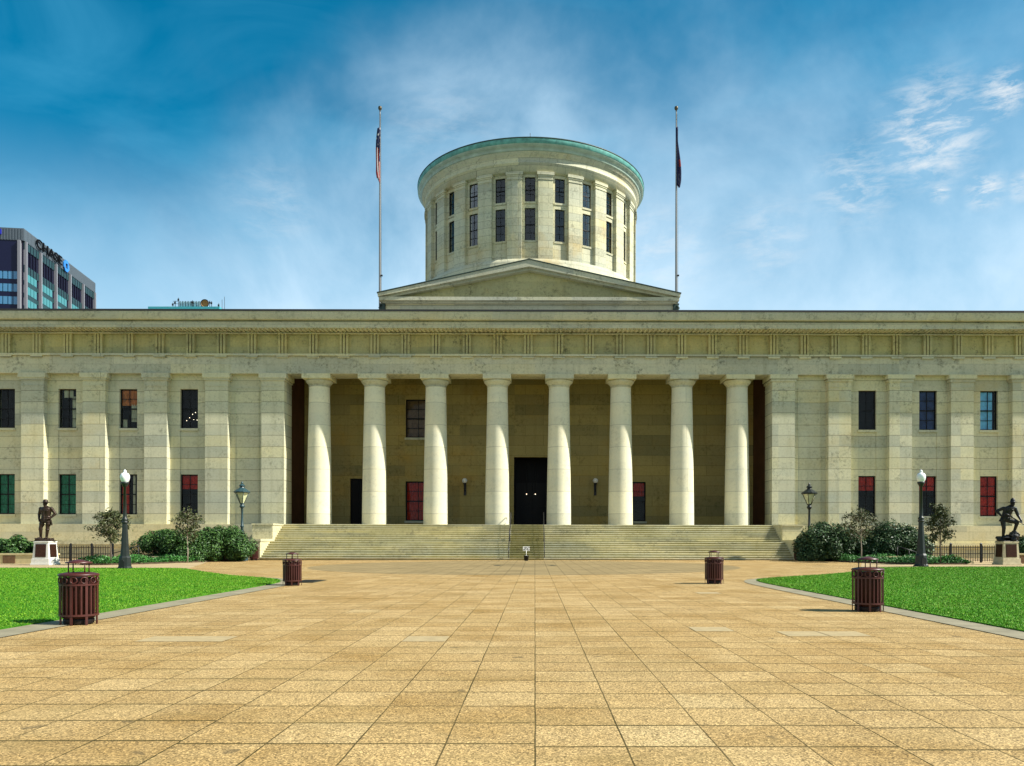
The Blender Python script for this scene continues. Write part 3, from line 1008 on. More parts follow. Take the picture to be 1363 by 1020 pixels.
# ---- cupola drum
DC = (0.0, 30.1)
NB = 24
BA = 2 * PI / NB
RW, RP = 12.42, 12.82
dm = MB()
UW0, UW1, LW0, LW1 = 37.85, 40.5, 33.7, 37.2
hw = .56 / RW
for i in range(NB):
    a0 = (i - .5) * BA
    a1 = a0 + BA
    ac = i * BA
    fi = min(i, NB - i)
    if fi <= 6:
        dm.arcbox(a0, ac - hw, RW - .5, RW, 31.6, 40.9, 2, DC)
        dm.arcbox(ac + hw, a1, RW - .5, RW, 31.6, 40.9, 2, DC)
        dm.arcbox(ac - hw, ac + hw, RW - .5, RW, 31.6, LW0, 1, DC)
        dm.arcbox(ac - hw, ac + hw, RW - .5, RW, LW1, UW0, 1, DC)
        dm.arcbox(ac - hw, ac + hw, RW - .5, RW, UW1, 40.9, 1, DC)
    else:
        dm.arcbox(a0, a1, RW - .5, RW, 31.6, 40.9, 3, DC)
dm.lathe([(12.95, 24), (12.95, 31.2), (12.88, 31.3), (12.88, 31.6), (RW - .4, 31.6)], 96, (DC[0], DC[1], 0), cap=False)
drum = dm.build('drum', 'limestone_drum', SH)
MB().lathe([(RW - .52, 28), (RW - .52, 41)], 64, (DC[0], DC[1], 0), smooth=False).build('drum_lining', 'dark_room', drum)
for i in range(NB):
    ac = (i + .5) * BA
    q = MB()
    q.arcbox(ac - .062, ac + .062, RW - .02, RP, 31.6, 40.45, 3, DC)
    q.arcbox(ac - .066, ac + .066, RW - .02, RP + .06, 40.1, 40.16, 3, DC)
    q.arcbox(ac - .067, ac + .067, RW - .02, RP + .07, 40.45, 40.6, 3, DC)
    q.arcbox(ac - .072, ac + .072, RW - .02, RP + .14, 40.6, 40.9, 3, DC)
    q.build('drum_pilaster', 'limestone_drum', drum)
fz = MB().lathe([(RW - .3, 40.9), (12.86, 40.9), (12.86, 41.75), (12.95, 41.8), (12.95, 41.9), (12.86, 41.95), (12.86, 42.55), (12.98, 42.6), (13.0, 42.72), (13.22, 42.86), (13.22, 42.95)], 128, (DC[0], DC[1], 0), cap=False)
fz.build('drum_frieze', 'limestone_drum', drum)
cu_ = MB().lathe([(12.9, 42.9), (13.3, 42.92), (13.34, 43.02), (13.34, 43.2), (13.5, 43.3)], 128, (DC[0], DC[1], 0), cap=False)
cu_.lathe([(13.5, 43.3), (13.66, 43.42), (13.70, 43.52)], 128, (DC[0], DC[1], 0), cap=False)
cu_.lathe([(13.70, 43.52), (13.76, 43.56), (13.76, 44.02)], 128, (DC[0], DC[1], 0), cap=False, mi=1)
cu_.lathe([(13.76, 44.02), (13.8, 44.04), (13.8, 44.14), (13.55, 44.2)], 128, (DC[0], DC[1], 0), cap=False, mi=2)
cu_.build('drum_cornice', ['copper_green', 'copper_pale', 'copper_dark'], drum)
MB().lathe([(13.58, 44.19), (8, 44.9), (0, 45.6)], 96, (DC[0], DC[1], 0), cap=False).build('drum_roof', 'copper_dark', drum)
MB().tube([(DC[0], DC[1] - 13.3, 44.1), (DC[0], DC[1] - 13.3, 44.75)], .03, 6).build('spike', 'iron_black', drum)


# ---- windows
def window(xc, z0, z1, hw_, y, kd, M=None, parent=SH, rows=4, colsn=2, frame_mat='sash_black', sillm='limestone', thin=.05, glass='window_glass', depth=.22):
    W = MB()
    yf = y + depth
    fw = .09 * (hw_ / .76) ** .5
    W.box(xc - hw_, xc - hw_ + fw, yf, yf + .09, z0, z1, M).box(xc + hw_ - fw, xc + hw_, yf, yf + .09, z0, z1, M)
    W.box(xc - hw_ + fw, xc + hw_ - fw, yf, yf + .09, z0, z0 + fw, M).box(xc - hw_ + fw, xc + hw_ - fw, yf, yf + .09, z1 - fw, z1, M)
    zm = (z0 + z1) / 2
    W.box(xc - hw_ + fw, xc + hw_ - fw, yf - .01, yf + .08, zm - .05, zm + .05, M)
    for k in range(1, colsn):
        x = xc - hw_ + 2 * hw_ * k / colsn
        W.box(x - thin / 2, x + thin / 2, yf + .015, yf + .06, z0 + fw, zm - .05, M)
        W.box(x - thin / 2, x + thin / 2, yf + .015, yf + .06, zm + .05, z1 - fw, M)
    for k in range(1, rows):
        if k * 2 == rows:
            continue
        z_ = z0 + (z1 - z0) * k / rows
        W.box(xc - hw_ + fw, xc + hw_ - fw, yf + .02, yf + .055, z_ - thin / 2, z_ + thin / 2, M)
    wo = W.build('window', frame_mat, parent)
    MB().add([(xc - hw_ + fw, yf + .045, z0 + fw), (xc + hw_ - fw, yf + .045, z0 + fw), (xc + hw_ - fw, yf + .045, z1 - fw), (xc - hw_ + fw, yf + .045, z1 - fw)], [(0, 1, 2, 3)], M).build('pane', glass, wo)
    MB().box(xc - hw_ - .08, xc + hw_ + .08, y - .09, yf, z0 - .2, z0, M).build('sill', sillm, wo)
    yb_ = yf + .15
    zt = z1 - (z1 - z0) * .36

    def cur(mname, x0, x1, za, zb, nm='curtain_or_reflection', wavy=True):
        b_ = MB()
        n_ = max(2, int((x1 - x0) / .05))
        vs, fs = [], []
        for i in range(n_ + 1):
            x = x0 + (x1 - x0) * i / n_
            dy = .025 * math.sin(i * 1.9 + xc) if wavy else 0
            vs += [(x, yb_ + dy, za), (x, yb_ + dy, zb)]
        for i in range(n_):
            fs.append((2 * i, 2 * i + 2, 2 * i + 3, 2 * i + 1))
        b_.add(vs, fs, M)
        b_.build(nm, mname, wo)
    l, r_ = xc - hw_, xc + hw_
    if kd == 'green':
        cur('curtain_green', l, xc - .06, z0, z1)
        cur('curtain_green', xc + .02, r_, z0, z1)
    elif kd == 'red':
        cur('curtain_red', l, r_, z0, z1)
    elif kd == 'redtop':
        cur('curtain_red', l, r_, zt, z1)
    elif kd == 'redhalf':
        cur('curtain_red', l, xc - .1, z0, z1)
        cur('sheet_pale', xc + .25, xc + .45, z0, z1)
    elif kd == 'amber':
        cur('reflection_amber', l, r_, zm + .3, z1)
        cur('sheet_pale', xc + .1, xc + .55, z0 + .6, zm + .4)
        cur('sheet_pale', l + .15, l + .5, z0 + .1, z0 + .8)
    elif kd == 'pale':
        cur('sheet_pale', xc + .25, r_, z0, z1 - .6)
        cur('sheet_pale', l + .3, xc + .3, z1 - .7, z1)
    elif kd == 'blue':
        cur('reflection_blue', l, r_ - .3, z0, z1, 'pane_sheet', False)
    elif kd == 'navy':
        cur('sheet_navy', l, r_, z0, z1, 'pane_sheet', False)
    elif kd == 'maroon':
        cur('wall_brown', l, r_, z0, z1, 'pane_sheet', False)
    elif kd == 'lights':
        b_ = MB()
        for (dx, dz) in ((-.45, .75), (-.2, 1.0), (.05, 1.3), (.3, 1.45), (.15, .85), (.45, .8)):
            b_.lathe([(0, -.042), (.042, 0), (0, .042)], 8, (xc + dx, yb_ + .2, z0 + dz))
        b_.build('chandelier', 'lamp_lit', wo)
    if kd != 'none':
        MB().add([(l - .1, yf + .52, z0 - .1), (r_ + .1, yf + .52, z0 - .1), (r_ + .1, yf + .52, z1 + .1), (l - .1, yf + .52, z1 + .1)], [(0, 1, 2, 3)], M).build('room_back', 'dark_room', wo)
    return wo


for wdat in WIN:
    window(*wdat)
dk = {0: 'none', 1: 'none', -1: 'none', 2: 'none', -2: 'none', 3: 'none', -3: 'none'}
for i in range(-5, 6):
    M = Matrix.Translation((DC[0], DC[1], 0)) @ Matrix.Rotation(i * BA, 4, 'Z')
    for z0, z1, rows in ((UW0, UW1, 3), (LW0, LW1, 4)):
        window(0, z0, z1, .56, -RW + .02, 'none', M, SH, rows, 2, 'sash_black', 'limestone_drum', .045, 'drum_glass', .12)

# ------------------------------------------------------------------ things fixed to the front
for i, (x, side) in enumerate(((-6.55, 'left of'), (5.65, 'right of'))):
    t = thing('wall_lamp', f'white globe lamp on dark bracket, on porch wall {side} the black doorway', 'lamp', (x, FY + yb, 6.75), group='globe lamps on the porch wall')
    MB().lathe([(0, -.25), (.12, -.22), (.22, -.12), (.25, 0), (.22, .12), (.12, .22), (0, .25)], 20, (0, -.42, .35)).build('globe', 'globe_small', t)
    b = MB().box(-.12, .12, -.06, 0, -1.0, .1).tube([(0, -.05, -.7), (0, -.3, -.55), (0, -.42, -.2), (0, -.42, .1)], .05, 8)
    b.lathe([(.04, -.05), (.13, 0), (.15, .05), (.12, .1)], 16, (0, -.42, .05))
    b.build('bracket', 'iron_black', t)

for i, (x, lab) in enumerate(((-2.03, 'black metal handrail on the steps, the left one under the doorway'), (.73, 'black metal handrail on the steps, the right one under the doorway'))):
    t = thing('handrail', lab, 'handrail', (x, 61.0, 0), group='handrails up the steps')
    pts = [(0, -.12, .55), (0, -.2, .75), (0, -.12, .92), (0, .1, 1.02), (0, 2.2, 2.42), (0, 3.2, 2.44), (0, 5.6, 3.86), (0, 6.15, 3.9), (0, 6.3, 3.8), (0, 6.3, 3.6)]
    MB().tube(pts, .032, 8).build('rail', 'iron_black', t)
    MB().tube([(0, .05, .6), (0, 2.2, 2.0), (0, 3.2, 2.02), (0, 5.6, 3.44), (0, 6.2, 3.44)], .02, 6).build('lower_rail', 'iron_black', t)
    for (yy_, z0, z1) in ((.02, .17, 1.0), (2.4, 1.42, 2.42), (3.1, 1.42, 2.42), (5.75, ZL - .02, 3.86)):
        MB().tube([(0, yy_, z0), (0, yy_, z1)], .03, 8).lathe([(.07, 0), (.07, .02), (.03, .03)], 10, (0, yy_, z0)).build('post', 'iron_black', t)

# flagpoles
for s, px, lab, fl in ((-1, 506.5, 'tall white flagpole left of the cupola pediment', 'us'), (1, 899.5, 'tall white flagpole right of the cupola pediment', 'state')):
    d_ = 77.0
    x = (px - VX) * d_ / FPX + (-.05 if s < 0 else .05)
    t = thing('flagpole', lab, 'flagpole', (x, d_, 20.3), group='flagpoles on the roof')
    H = EYE + (HY - 149) * d_ / FPX - 20.3
    MB().lathe([(.125, 0), (.12, 6), (.06, H)], 14).build('pole', 'pole_white', t)
    MB().lathe([(.03, 0), (.07, .03), (.05, .1), (.15, .22), (.19, .36), (.15, .5), (0, .58)], 14, (0, 0, H)).build('finial', 'gilt', t)
    MB().box(-.3, .3, -.3, .3, 0, .12).lathe([(.26, .12), (.24, .4), (.16, .6)], 14).build('base', 'roof_edge', t)
    cl = MB().tube([(.14, -.1, 1.5), (.15, -.08, H * .5), (.08, -.05, H - .2)], .012, 5)
    for zz in (1.8, 4.2, 7.0):
        cl.box(.08, .26, -.12, .0, zz, zz + .14)
    cl.build('halyard', 'iron_black', t)
    # furled flag: a hanging pleated cloth
    fz1 = EYE + (HY - (172 if fl == 'us' else 171)) * d_ / FPX
    fz0 = EYE + (HY - (243 if fl == 'us' else 251)) * d_ / FPX
    NZ, NU = 26, 22
    vs, fs, mi = [], [], []
    for j in range(NZ + 1):
        tz = j / NZ
        wd = (.20 + .48 * math.sin(min(1, tz * 1.25) * PI * .5) ** 1.3) * (1.0 if tz < .9 else 1 - (tz - .9) * 3.0)
        if fl == 'state':
            wd *= .72
        for i in range(NU + 1):
            u = i / NU
            fold = math.sin(u * PI * 7 + tz * 2.2) * .11 * (1 - .3 * tz)
            xo = u * wd * (-1 if fl == 'us' else 1) * .62 + .10 * math.sin(tz * 5 + u * 4) * u + (.16 if fl == 'us' else -.12) * u * (1 if i % 4 < 2 else -.2)
            zlow = fz1 + (fz0 - fz1) * tz - (.45 * (1 - u) * tz if fl == 'us' else .35 * u * tz)
            vs.append((x + xo + .02, d_ - .16 + fold - .05 * u, zlow + .3 * tz))
    for j in range(NZ):
        for i in range(NU):
            o_ = j * (NU + 1) + i
            fs.append((o_, o_ + 1, o_ + NU + 2, o_ + NU + 1))
            if fl == 'us':
                k_ = 2 if (j / NZ < .38 or (i < 6 and j / NZ < .6)) else (0 if (i // 2) % 2 == 0 else 1)
                if k_ == 2 and (i * 3 + j * 5) % 11 == 0:
                    k_ = 1
            else:
                k_ = 2 if (i % 7) < 6 else (0 if (j // 5) % 2 else 1)
                if i > 17 and .5 < j / NZ < .62:
                    k_ = 0
            mi.append(k_)
    me = bpy.data.meshes.new('flag')
    ox, oy, oz = x, d_, fz1
    me.from_pydata([(a_ - ox, b_ - oy, c_ - oz) for a_, b_, c_ in vs], [], fs)
    for m_ in ('flag_red', 'flag_white', 'flag_navy'):
        me.materials.append(MATS[m_])
    me.polygons.foreach_set('material_index', mi)
    me.polygons.foreach_set('use_smooth', [True] * len(fs))
    fo = link('flag', me, None, (ox, oy, oz))
    so_ = fo.modifiers.new('thick', 'SOLIDIFY')
    so_.thickness = .012
    tag(fo, 'limp flag with red and white stripes and dark canton on left flagpole' if fl == 'us' else 'limp dark navy flag with a little red on the right flagpole', 'flag')

# ------------------------------------------------------------------ GROUND
gm = MB().add([(-900, -200, -.06), (900, -200, -.06), (900, 1500, -.06), (-900, 1500, -.06)], [(0, 1, 2, 3)])
kind(gm.build('ground', 'far_ground'), 'structure')
pv = MB().add([(-75, -25, 0), (75, -25, 0), (75, 68, 0), (-75, 68, 0)], [(0, 1, 2, 3)])
kind(pv.build('plaza', 'paving'), 'structure')
# round inlay of darker paving before the steps
cc_ = MB()
cen = (-.6, 46.8)
n = 96
cc_.add([(cen[0] + 12.4 * math.cos(2 * PI * k / n), cen[1] + 12.4 * math.sin(2 * PI * k / n), .004) for k in range(n)], [tuple(range(n))])
kind(cc_.build('paving_circle', 'paving_circle'), 'structure')
rg = MB()
for k in range(48):
    a0, a1 = 2 * PI * k / 48, 2 * PI * (k + 1) / 48
    for (ra, rb) in ((1.6, 1.95),):
        rg.add([(cen[0] + q * math.cos(w_), 48.2 + q * math.sin(w_), .008) for q, w_ in ((ra, a0), (rb, a0), (rb, a1), (ra, a1))], [(0, 1, 2, 3)])
kind(rg.build('paving_ring', 'drain_iron'), 'structure')
# pale replacement slabs
sl2 = MB()
T = .6633
for (px, py) in ((208, 852.5), (565, 852.5), (945, 838.5), (1080, 846), (1135, 846), (930, 789)):
    X, Y = G(px, py)
    ix = math.floor(X / T)
    iy = math.floor((Y - 5.747) / T)
    k = 2 if px == 208 else 1
    sl2.add([(ix * T + .01, 5.747 + iy * T + .01, .004), ((ix + k) * T - .01, 5.747 + iy * T + .01, .004), ((ix + k) * T - .01, 5.747 + (iy + 1) * T - .01, .004), (ix * T + .01, 5.747 + (iy + 1) * T - .01, .004)], [(0, 1, 2, 3)])
kind(sl2.build('paving_slab', 'slab_pale'), 'structure')

# lawns
def smooth_poly(pts, it=2):
    for _ in range(it):
        q = []
        for i in range(len(pts)):
            a, b = Vector(pts[i]), Vector(pts[(i + 1) % len(pts)])
            if (a - b).length > 25:
                q += [tuple(a.lerp(b, .06)), tuple(a.lerp(b, .94))]
            else:
                q += [tuple(a.lerp(b, .2)), tuple(a.lerp(b, .8))]
        pts = q
    return pts


LW = [(-8.95, -20), (-8.95, 27.6), (-9.6, 29.8), (-10.6, 31.3), (-13.2, 33.9), (-17.5, 40.2), (-18.8, 42.3), (-21, 42.9), (-60, 42.9), (-60, -20)]
RW_ = [(8.0, -20), (8.0, 27.8), (8.4, 30.0), (9.4, 31.5), (13.4, 35.2), (16.5, 39.6), (18.4, 43.4), (21.5, 44.6), (60, 45.6), (60, -20)]


def inside(poly, X, Y):
    r = np.zeros(X.shape, bool)
    n = len(poly)
    for i in range(n):
        x0, y0 = poly[i]
        x1, y1 = poly[(i + 1) % n]
        c = ((y0 > Y) != (y1 > Y)) & (X < (x1 - x0) * (Y - y0) / (y1 - y0 + 1e-12) + x0)
        r ^= c
    return r


for pts, sgn in ((LW, -1), (RW_, 1)):
    sp_ = smooth_poly(pts)
    m_ = MB()
    n = len(sp_)
    vs = [(x, y, 0.0) for x, y in sp_] + [(x, y, .035) for x, y in sp_]
    m_.add(vs, [tuple(range(n, 2 * n))] + [(k, (k + 1) % n, (k + 1) % n + n, k + n) for k in range(n)])
    kind(m_.build('lawn', 'turf'), 'structure')
    # grass blades: dense where the photograph looks closest
    K = 520000
    Y = 9 + 37 * RNG.random(K) ** 1.35
    X = sgn * (7.6 + 34 * RNG.random(K) ** 1.25)
    ok = inside(sp_, X, Y)
    X, Y = X[ok] + .045 * RNG.normal(size=ok.sum()), Y[ok] + .045 * RNG.normal(size=ok.sum())
    n_ = len(X)
    hgt = (.012 + .026 * RNG.random(n_)) * (1 + .004 * Y)
    wd = (.004 + .006 * RNG.random(n_)) * (1 + .025 * Y)
    an = RNG.random(n_) * PI
    lx, ly = (RNG.random(n_) - .5) * .07, (RNG.random(n_) - .5) * .07
    V = np.zeros((n_, 3, 3))
    V[:, 0] = np.stack([X - wd * np.cos(an), Y - wd * np.sin(an), np.full(n_, .03)], 1)
    V[:, 1] = np.stack([X + wd * np.cos(an), Y + wd * np.sin(an), np.full(n_, .03)], 1)
    V[:, 2] = np.stack([X + lx, Y + ly, .03 + hgt], 1)
    kind(np_quads('grass', V.reshape(-1, 3), 'blade', k=3), 'stuff')

# pale border bands beside the lawns
for pts, sgn, bw in ((LW, 1, .72), (RW_, -1, .62)):
    sp_ = [p for p in smooth_poly(pts) if -19.9 < p[1] and abs(p[0]) < 14.5 and p[1] < 35.5]
    vs, fs = [], []
    for i, p in enumerate(sp_):
        q0 = Vector(sp_[max(0, i - 1)])
        q1 = Vector(sp_[min(len(sp_) - 1, i + 1)])
        t_ = (q1 - q0).normalized()
        nrm = Vector((t_.y, -t_.x))
        if nrm.x * sgn < 0 and abs(t_.y) > .6:
            nrm = -nrm
        elif nrm.y < 0 and abs(t_.y) <= .6:
            nrm = -nrm
        fade = max(.25, min(1, (35.5 - p[1]) / 8))
        vs += [(p[0], p[1], .012), (p[0] + nrm.x * bw * fade, p[1] + nrm.y * bw * fade, .012)]
    for i in range(len(sp_) - 1):
        fs.append((2 * i, 2 * i + 1, 2 * i + 3, 2 * i + 2))
    kind(MB().add(vs, fs).build('kerb_band', 'curb_grey'), 'structure')

# walks beyond the lawns and planting beds against the building
for sgn in (-1, 1):
    yw = 42.9 if sgn < 0 else 45.6
    MBw = MB().add([(sgn * 18.6, yw - .6, .004), (sgn * 60, yw - .2, .004), (sgn * 60, 66, .004), (sgn * 24, 66, .004), (sgn * 23.2, 56, .004)], [(0, 1, 2, 3, 4)])
    kind(MBw.build('sidewalk', 'paving_walk'), 'structure')
BEDS = {-1: [(-22.6, 61.5), (-22.6, 58.2), (-23.6, 54.0), (-25.2, 49.6), (-26.4, 48.4), (-28.4, 48.6), (-28.4, 53), (-27.5, 66), (-22.9, 66)],
        1: [(22.3, 61.5), (21.6, 57.6), (21.8, 54.5), (23.2, 50.6), (24.8, 49.4), (27.6, 49.6), (27.6, 53.5), (28.5, 66), (22.3, 66)]}
for sgn, pts in BEDS.items():
    sp_ = smooth_poly(pts, 1)
    n = len(sp_)
    vs = [(x, y, 0.0) for x, y in sp_] + [(x, y, .10) for x, y in sp_]
    kind(MB().add(vs, [tuple(range(n, 2 * n))] + [(k, (k + 1) % n, (k + 1) % n + n, k + n) for k in range(n)]).build('soil', 'soil'), 'structure')


def leaf_quads(P, Nn, L, W, jitter=.8):
    """leaf-shaped quads at P, facing roughly Nn"""
    n_ = len(P)
    d = Nn + jitter * RNG.normal(size=(n_, 3))
    d /= np.linalg.norm(d, axis=1, keepdims=True) + 1e-9
    r = RNG.normal(size=(n_, 3))
    a = np.cross(d, r)
    a /= np.linalg.norm(a, axis=1, keepdims=True) + 1e-9
    b = np.cross(d, a)
    l = (L * (.6 + .8 * RNG.random(n_)))[:, None]
    w_ = (W * (.6 + .8 * RNG.random(n_)))[:, None]
    V = np.zeros((n_, 4, 3))
    V[:, 0] = P - a * l * .5
    V[:, 1] = P + b * w_ * .5 + d * l * .08
    V[:, 2] = P + a * l * .5
    V[:, 3] = P - b * w_ * .5 + d * l * .08
    return V.reshape(-1, 3)


for sgn, pts in BEDS.items():
    K = 52000
    X = sgn * (21 + 9 * RNG.random(K))
    Y = 47.5 + 18 * RNG.random(K)
    ok = inside(pts, X, Y)
    X, Y = X[ok], Y[ok]
    Z = .08 + .55 * RNG.random(len(X)) * (.6 + .4 * np.sin(X * 2.1) * np.cos(Y * 1.7))
    Pp = np.stack([X, Y, Z], 1)
    kind(np_quads('ground_cover', leaf_quads(Pp, np.tile([0, -.3, 1.0], (len(X), 1)), .16, .07), 'leaf_cover'), 'stuff')


# ------------------------------------------------------------------ shrubs and small trees
def shrub(name, label, x, y, w_, d_, h_, nclump, nleaf, leaf, L, W, group=None, seed=1, lean=0.0):
    t = thing(name, label, 'shrub', (x, y, 0), group=group)
    rg_ = np.random.default_rng(seed)
    cen_, rad = [], []
    for _ in range(nclump):
        while True:
            q = rg_.random(3) * 2 - 1
            if q[0] ** 2 + q[1] ** 2 < 1:
                break
        top = math.sqrt(max(0, 1 - .8 * (q[0] ** 2 + q[1] ** 2)))
        hz = top * (.22 + .70 * rg_.random() ** .7)
        cen_.append((q[0] * w_ * .42, q[1] * d_ * .40, hz * h_ * .86))
        rad.append((.20 + .14 * rg_.random()) * min(h_, w_) * .72)
    cen_ = np.array(cen_)
    rad = np.array(rad)
    idx = rg_.integers(0, nclump, nleaf)
    dr_ = rg_.normal(size=(nleaf, 3))
    dr_ /= np.linalg.norm(dr_, axis=1, keepdims=True)
    rr = rad[idx] * (.55 + .5 * rg_.random(nleaf) ** .6)
    P = cen_[idx] + dr_ * rr[:, None]
    P[:, 2] = np.abs(P[:, 2] - .05) + .05
    nn = dr_ * .8 + np.array([0, 0, .6])
    np_quads('foliage', leaf_quads(P, nn, L, W, .55), leaf, t)
    sm_ = MB()
    for k in range(0, nclump, 3):
        cxx = cen_[k]
        b0 = (cxx[0] * .25, cxx[1] * .25, 0)
        sm_.tube([b0, (cxx[0] * .6, cxx[1] * .6, cxx[2] * .5), tuple(cxx)], [.045, .03, .012], 6)
    sm_.build('stem', 'bark', t)
    return t


shrub('shrub', 'wide dark green leafy shrub left of the steps, beside the teal lantern post', -22.9, 57.5, 6.0, 4.2, 2.85, 70, 34000, 'leaf_laurel', .17, .08, 'rounded evergreen shrubs beside the steps', 3)
shrub('shrub', 'lower left half of green shrub mass beside the building, behind a small brown-leaved tree', -25.5, 56.4, 6.8, 4.0, 2.9, 80, 36000, 'leaf_laurel', .17, .08, 'rounded evergreen shrubs beside the steps', 4)
shrub('shrub', 'dark glossy shrub right of the steps, next to the green lantern post', 21.7, 58.0, 5.6, 4.2, 3.25, 64, 30000, 'leaf_dark', .18, .09, 'rounded evergreen shrubs beside the steps', 5)
shrub('shrub', 'glossy shrub tapering down toward the right globe lamp post', 26.0, 57.4, 5.8, 4.0, 3.1, 64, 30000, 'leaf_dark', .18, .09, 'rounded evergreen shrubs beside the steps', 6)
shrub('shrub', 'green shrub at the left edge behind the low cream wall, left of the soldier statue', -35.8, 54.5, 4.6, 2.6, 2.15, 40, 15000, 'leaf_laurel', .17, .10, None, 8)
shrub('shrub', 'dark shrub at the right edge behind the statue of the soldier with rifle', 33.6, 53.0, 3.6, 2.6, 2.3, 40, 15000, 'leaf_dark', .18, .10, None, 9)


def small_tree(label, x, y, h_, cw, cz, nleaf, leaf, L, seed, barkm='bark', trunk=.045, pointy=.0, group='small young trees before the building'):
    t = thing('young_tree', label, 'tree', (x, y, 0), group=group)
    rg_ = np.random.default_rng(seed)
    tm = MB()
    tm.tube([(0, 0, 0), (.02, 0, cz * .5), (-.02, .01, cz), (.01, 0, (cz + h_) * .5), (0, 0, h_ * .95)], [trunk, trunk * .85, trunk * .7, trunk * .45, trunk * .15], 8)
    tips = []
    nb = 26
    for k in range(nb):
        f = k / (nb - 1)
        z0 = cz * .9 + (h_ - cz) * f * .85
        a_ = k * 2.4 + rg_.random()
        rad = cw * .5 * (math.sin(PI * min(1, (.18 + .82 * f))) ** .7) * (.7 + .4 * rg_.random())
        rad *= (1 - pointy * f)
        end = Vector((math.cos(a_) * rad, math.sin(a_) * rad, z0 + rad * (.5 + .4 * rg_.random()) * (1 - .5 * f)))
        st_ = Vector((0, 0, z0))
        mid = st_.lerp(end, .5) + Vector((0, 0, -.04))
        tm.tube([st_, mid, end], [trunk * .35, trunk * .25, trunk * .1], 5)
        for q in range(5):
            base_ = st_.lerp(end, .35 + .6 * rg_.random())
            tip = base_ + Vector(tuple(rg_.normal(size=3) * .16 * cw * .5))
            tm.tube([base_, tip], [trunk * .12, trunk * .06], 4)
            tips.append(tuple(tip))
            tips.append(tuple(base_.lerp(tip, .5)))
    tm.build('trunk', barkm, t)
    tips = np.array(tips)
    idx = rg_.integers(0, len(tips), nleaf)
    P = tips[idx] + rg_.normal(size=(nleaf, 3)) * .075 * cw * .5
    np_quads('crown', leaf_quads(P, np.tile([0, -.2, .6], (nleaf, 1)), L, L * .5, 1.0), leaf, t)
    return t


small_tree('thin-leaved young tree with pale trunk just left of the left globe lamp post', -26.3, 48.9, 3.6, 2.3, 1.45, 1700, 'leaf_olive', .18, 21)
small_tree('brownish young tree standing against the big green shrub left of the steps', -23.6, 53.6, 3.85, 2.4, 1.6, 1000, 'leaf_olive', .18, 22, 'bark_pale')
small_tree('brownish young tree in front of the glossy dark shrubs right of the steps', 22.3, 53.9, 3.9, 2.6, 1.7, 1100, 'leaf_olive', .18, 23, 'bark_pale')
small_tree('pointed thin-leaved young tree just right of the right globe lamp post', 25.5, 49.6, 4.05, 2.2, 1.5, 1700, 'leaf_olive', .18, 24, 'bark', .045, .45)


# ------------------------------------------------------------------ litter bins
def make_bin(label, loc, grp='slatted litter bins on the plaza'):
    t = thing('litter_bin', label, 'litter bin', loc, group=grp)
    Rb, Hb = .315, .92
    MB().lathe([(.20, .10), (.262, .12), (.268, .84)], 32).build('liner', 'bin_liner', t)
    sl_m = MB()
    for k in range(24):
        a_ = 2 * PI * (k + .5) / 24
        M = Matrix.Rotation(a_, 4, 'Z')
        thick = k % 3 == 0
        wd = .021 if thick else .013
        sl_m.box(-wd, wd, -Rb, -Rb + (.016 if thick else .010), 0.0 if thick else .17, .88 if thick else .70, M)
    sl_m.build('slat_cage', 'bin_red', t)
    rn = MB()
    for z0, z1, r0_, r1_ in ((.155, .19, .30, .322), (.70, .73, .30, .322), (.865, .885, .30, .325)):
        rn = MB().lathe([(r0_, z0), (r1_, z0), (r1_, z1), (r0_, z1), (r0_, z0)], 40, cap=False, smooth=False)
        if z0 < .8:
            rn.build('hoop', 'bin_red', t)
    for k in range(12):
        M = Matrix.Rotation(2 * PI * (k + .5) / 12, 4, 'Z')
        rn.torus((0, -Rb + .002, .797), .054, .010, n=16, k=6, M=M)
    rn.build('ring_band', 'bin_red', t)
    MB().lathe([(.16, .925), (.20, .935), (.305, .915), (.333, .897), (.333, .880), (.32, .872), (.15, .90), (.16, .925)], 40, cap=False).build('rim', 'bin_red', t)
    bn = MB()
    for k in range(4):
        a_ = PI / 4 + k * PI / 2 + .25
        bn.tube([(.185 * math.cos(a_), .185 * math.sin(a_), .90), (.185 * math.cos(a_), .185 * math.sin(a_), 1.105)], .011, 6)
    bn.lathe([(.215, 1.095), (.218, 1.115), (.10, 1.145), (.03, 1.165), (0, 1.168)], 24)
    bn.build('rain_hood', 'bin_red', t)
    ft = MB()
    ft.lathe([(.24, .02), (.25, .07), (.25, .10), (.22, .115)], 24)
    for k in range(4):
        a_ = PI / 4 + k * PI / 2
        ft.lathe([(.03, 0), (.03, .03)], 8, (.2 * math.cos(a_), .2 * math.sin(a_), 0))
    ft.build('base', 'bin_dark', t)
    MB().lathe([(0, .842), (.262, .842)], 24, cap=False).build('opening', 'bin_dark', t)
    return t


x, y = GB(105, 833.3, .31)
bin0 = make_bin('reddish brown slatted litter bin at the near edge of the left lawn', (x, y, 0))
x, y = GB(1155, 815.3, .31)
dup(bin0, (x, y, 0), 'dark brown slatted litter bin at the near edge of the right lawn', .4)
x, y = GB(389, 780.2, .31)
dup(bin0, (x, y, 0), 'brown litter bin at the pointed far corner of the left lawn', .9, .96)
x, y = GB(950.5, 777.8, .31)
dup(bin0, (x, y, 0), 'dark brown litter bin on the paving by the far corner of the right lawn', 1.3, 1.0)
x, y = G(335.5, 746.3)
dup(bin0, (x, 60.3, 0), 'brown litter bin tucked beside the left end of the steps', .2, 1.1)
x, y = G(1062, 746.9)
dup(bin0, (20.25, 60.6, 0), 'dark litter bin in shade beside the right end of the steps', .7, 1.1)

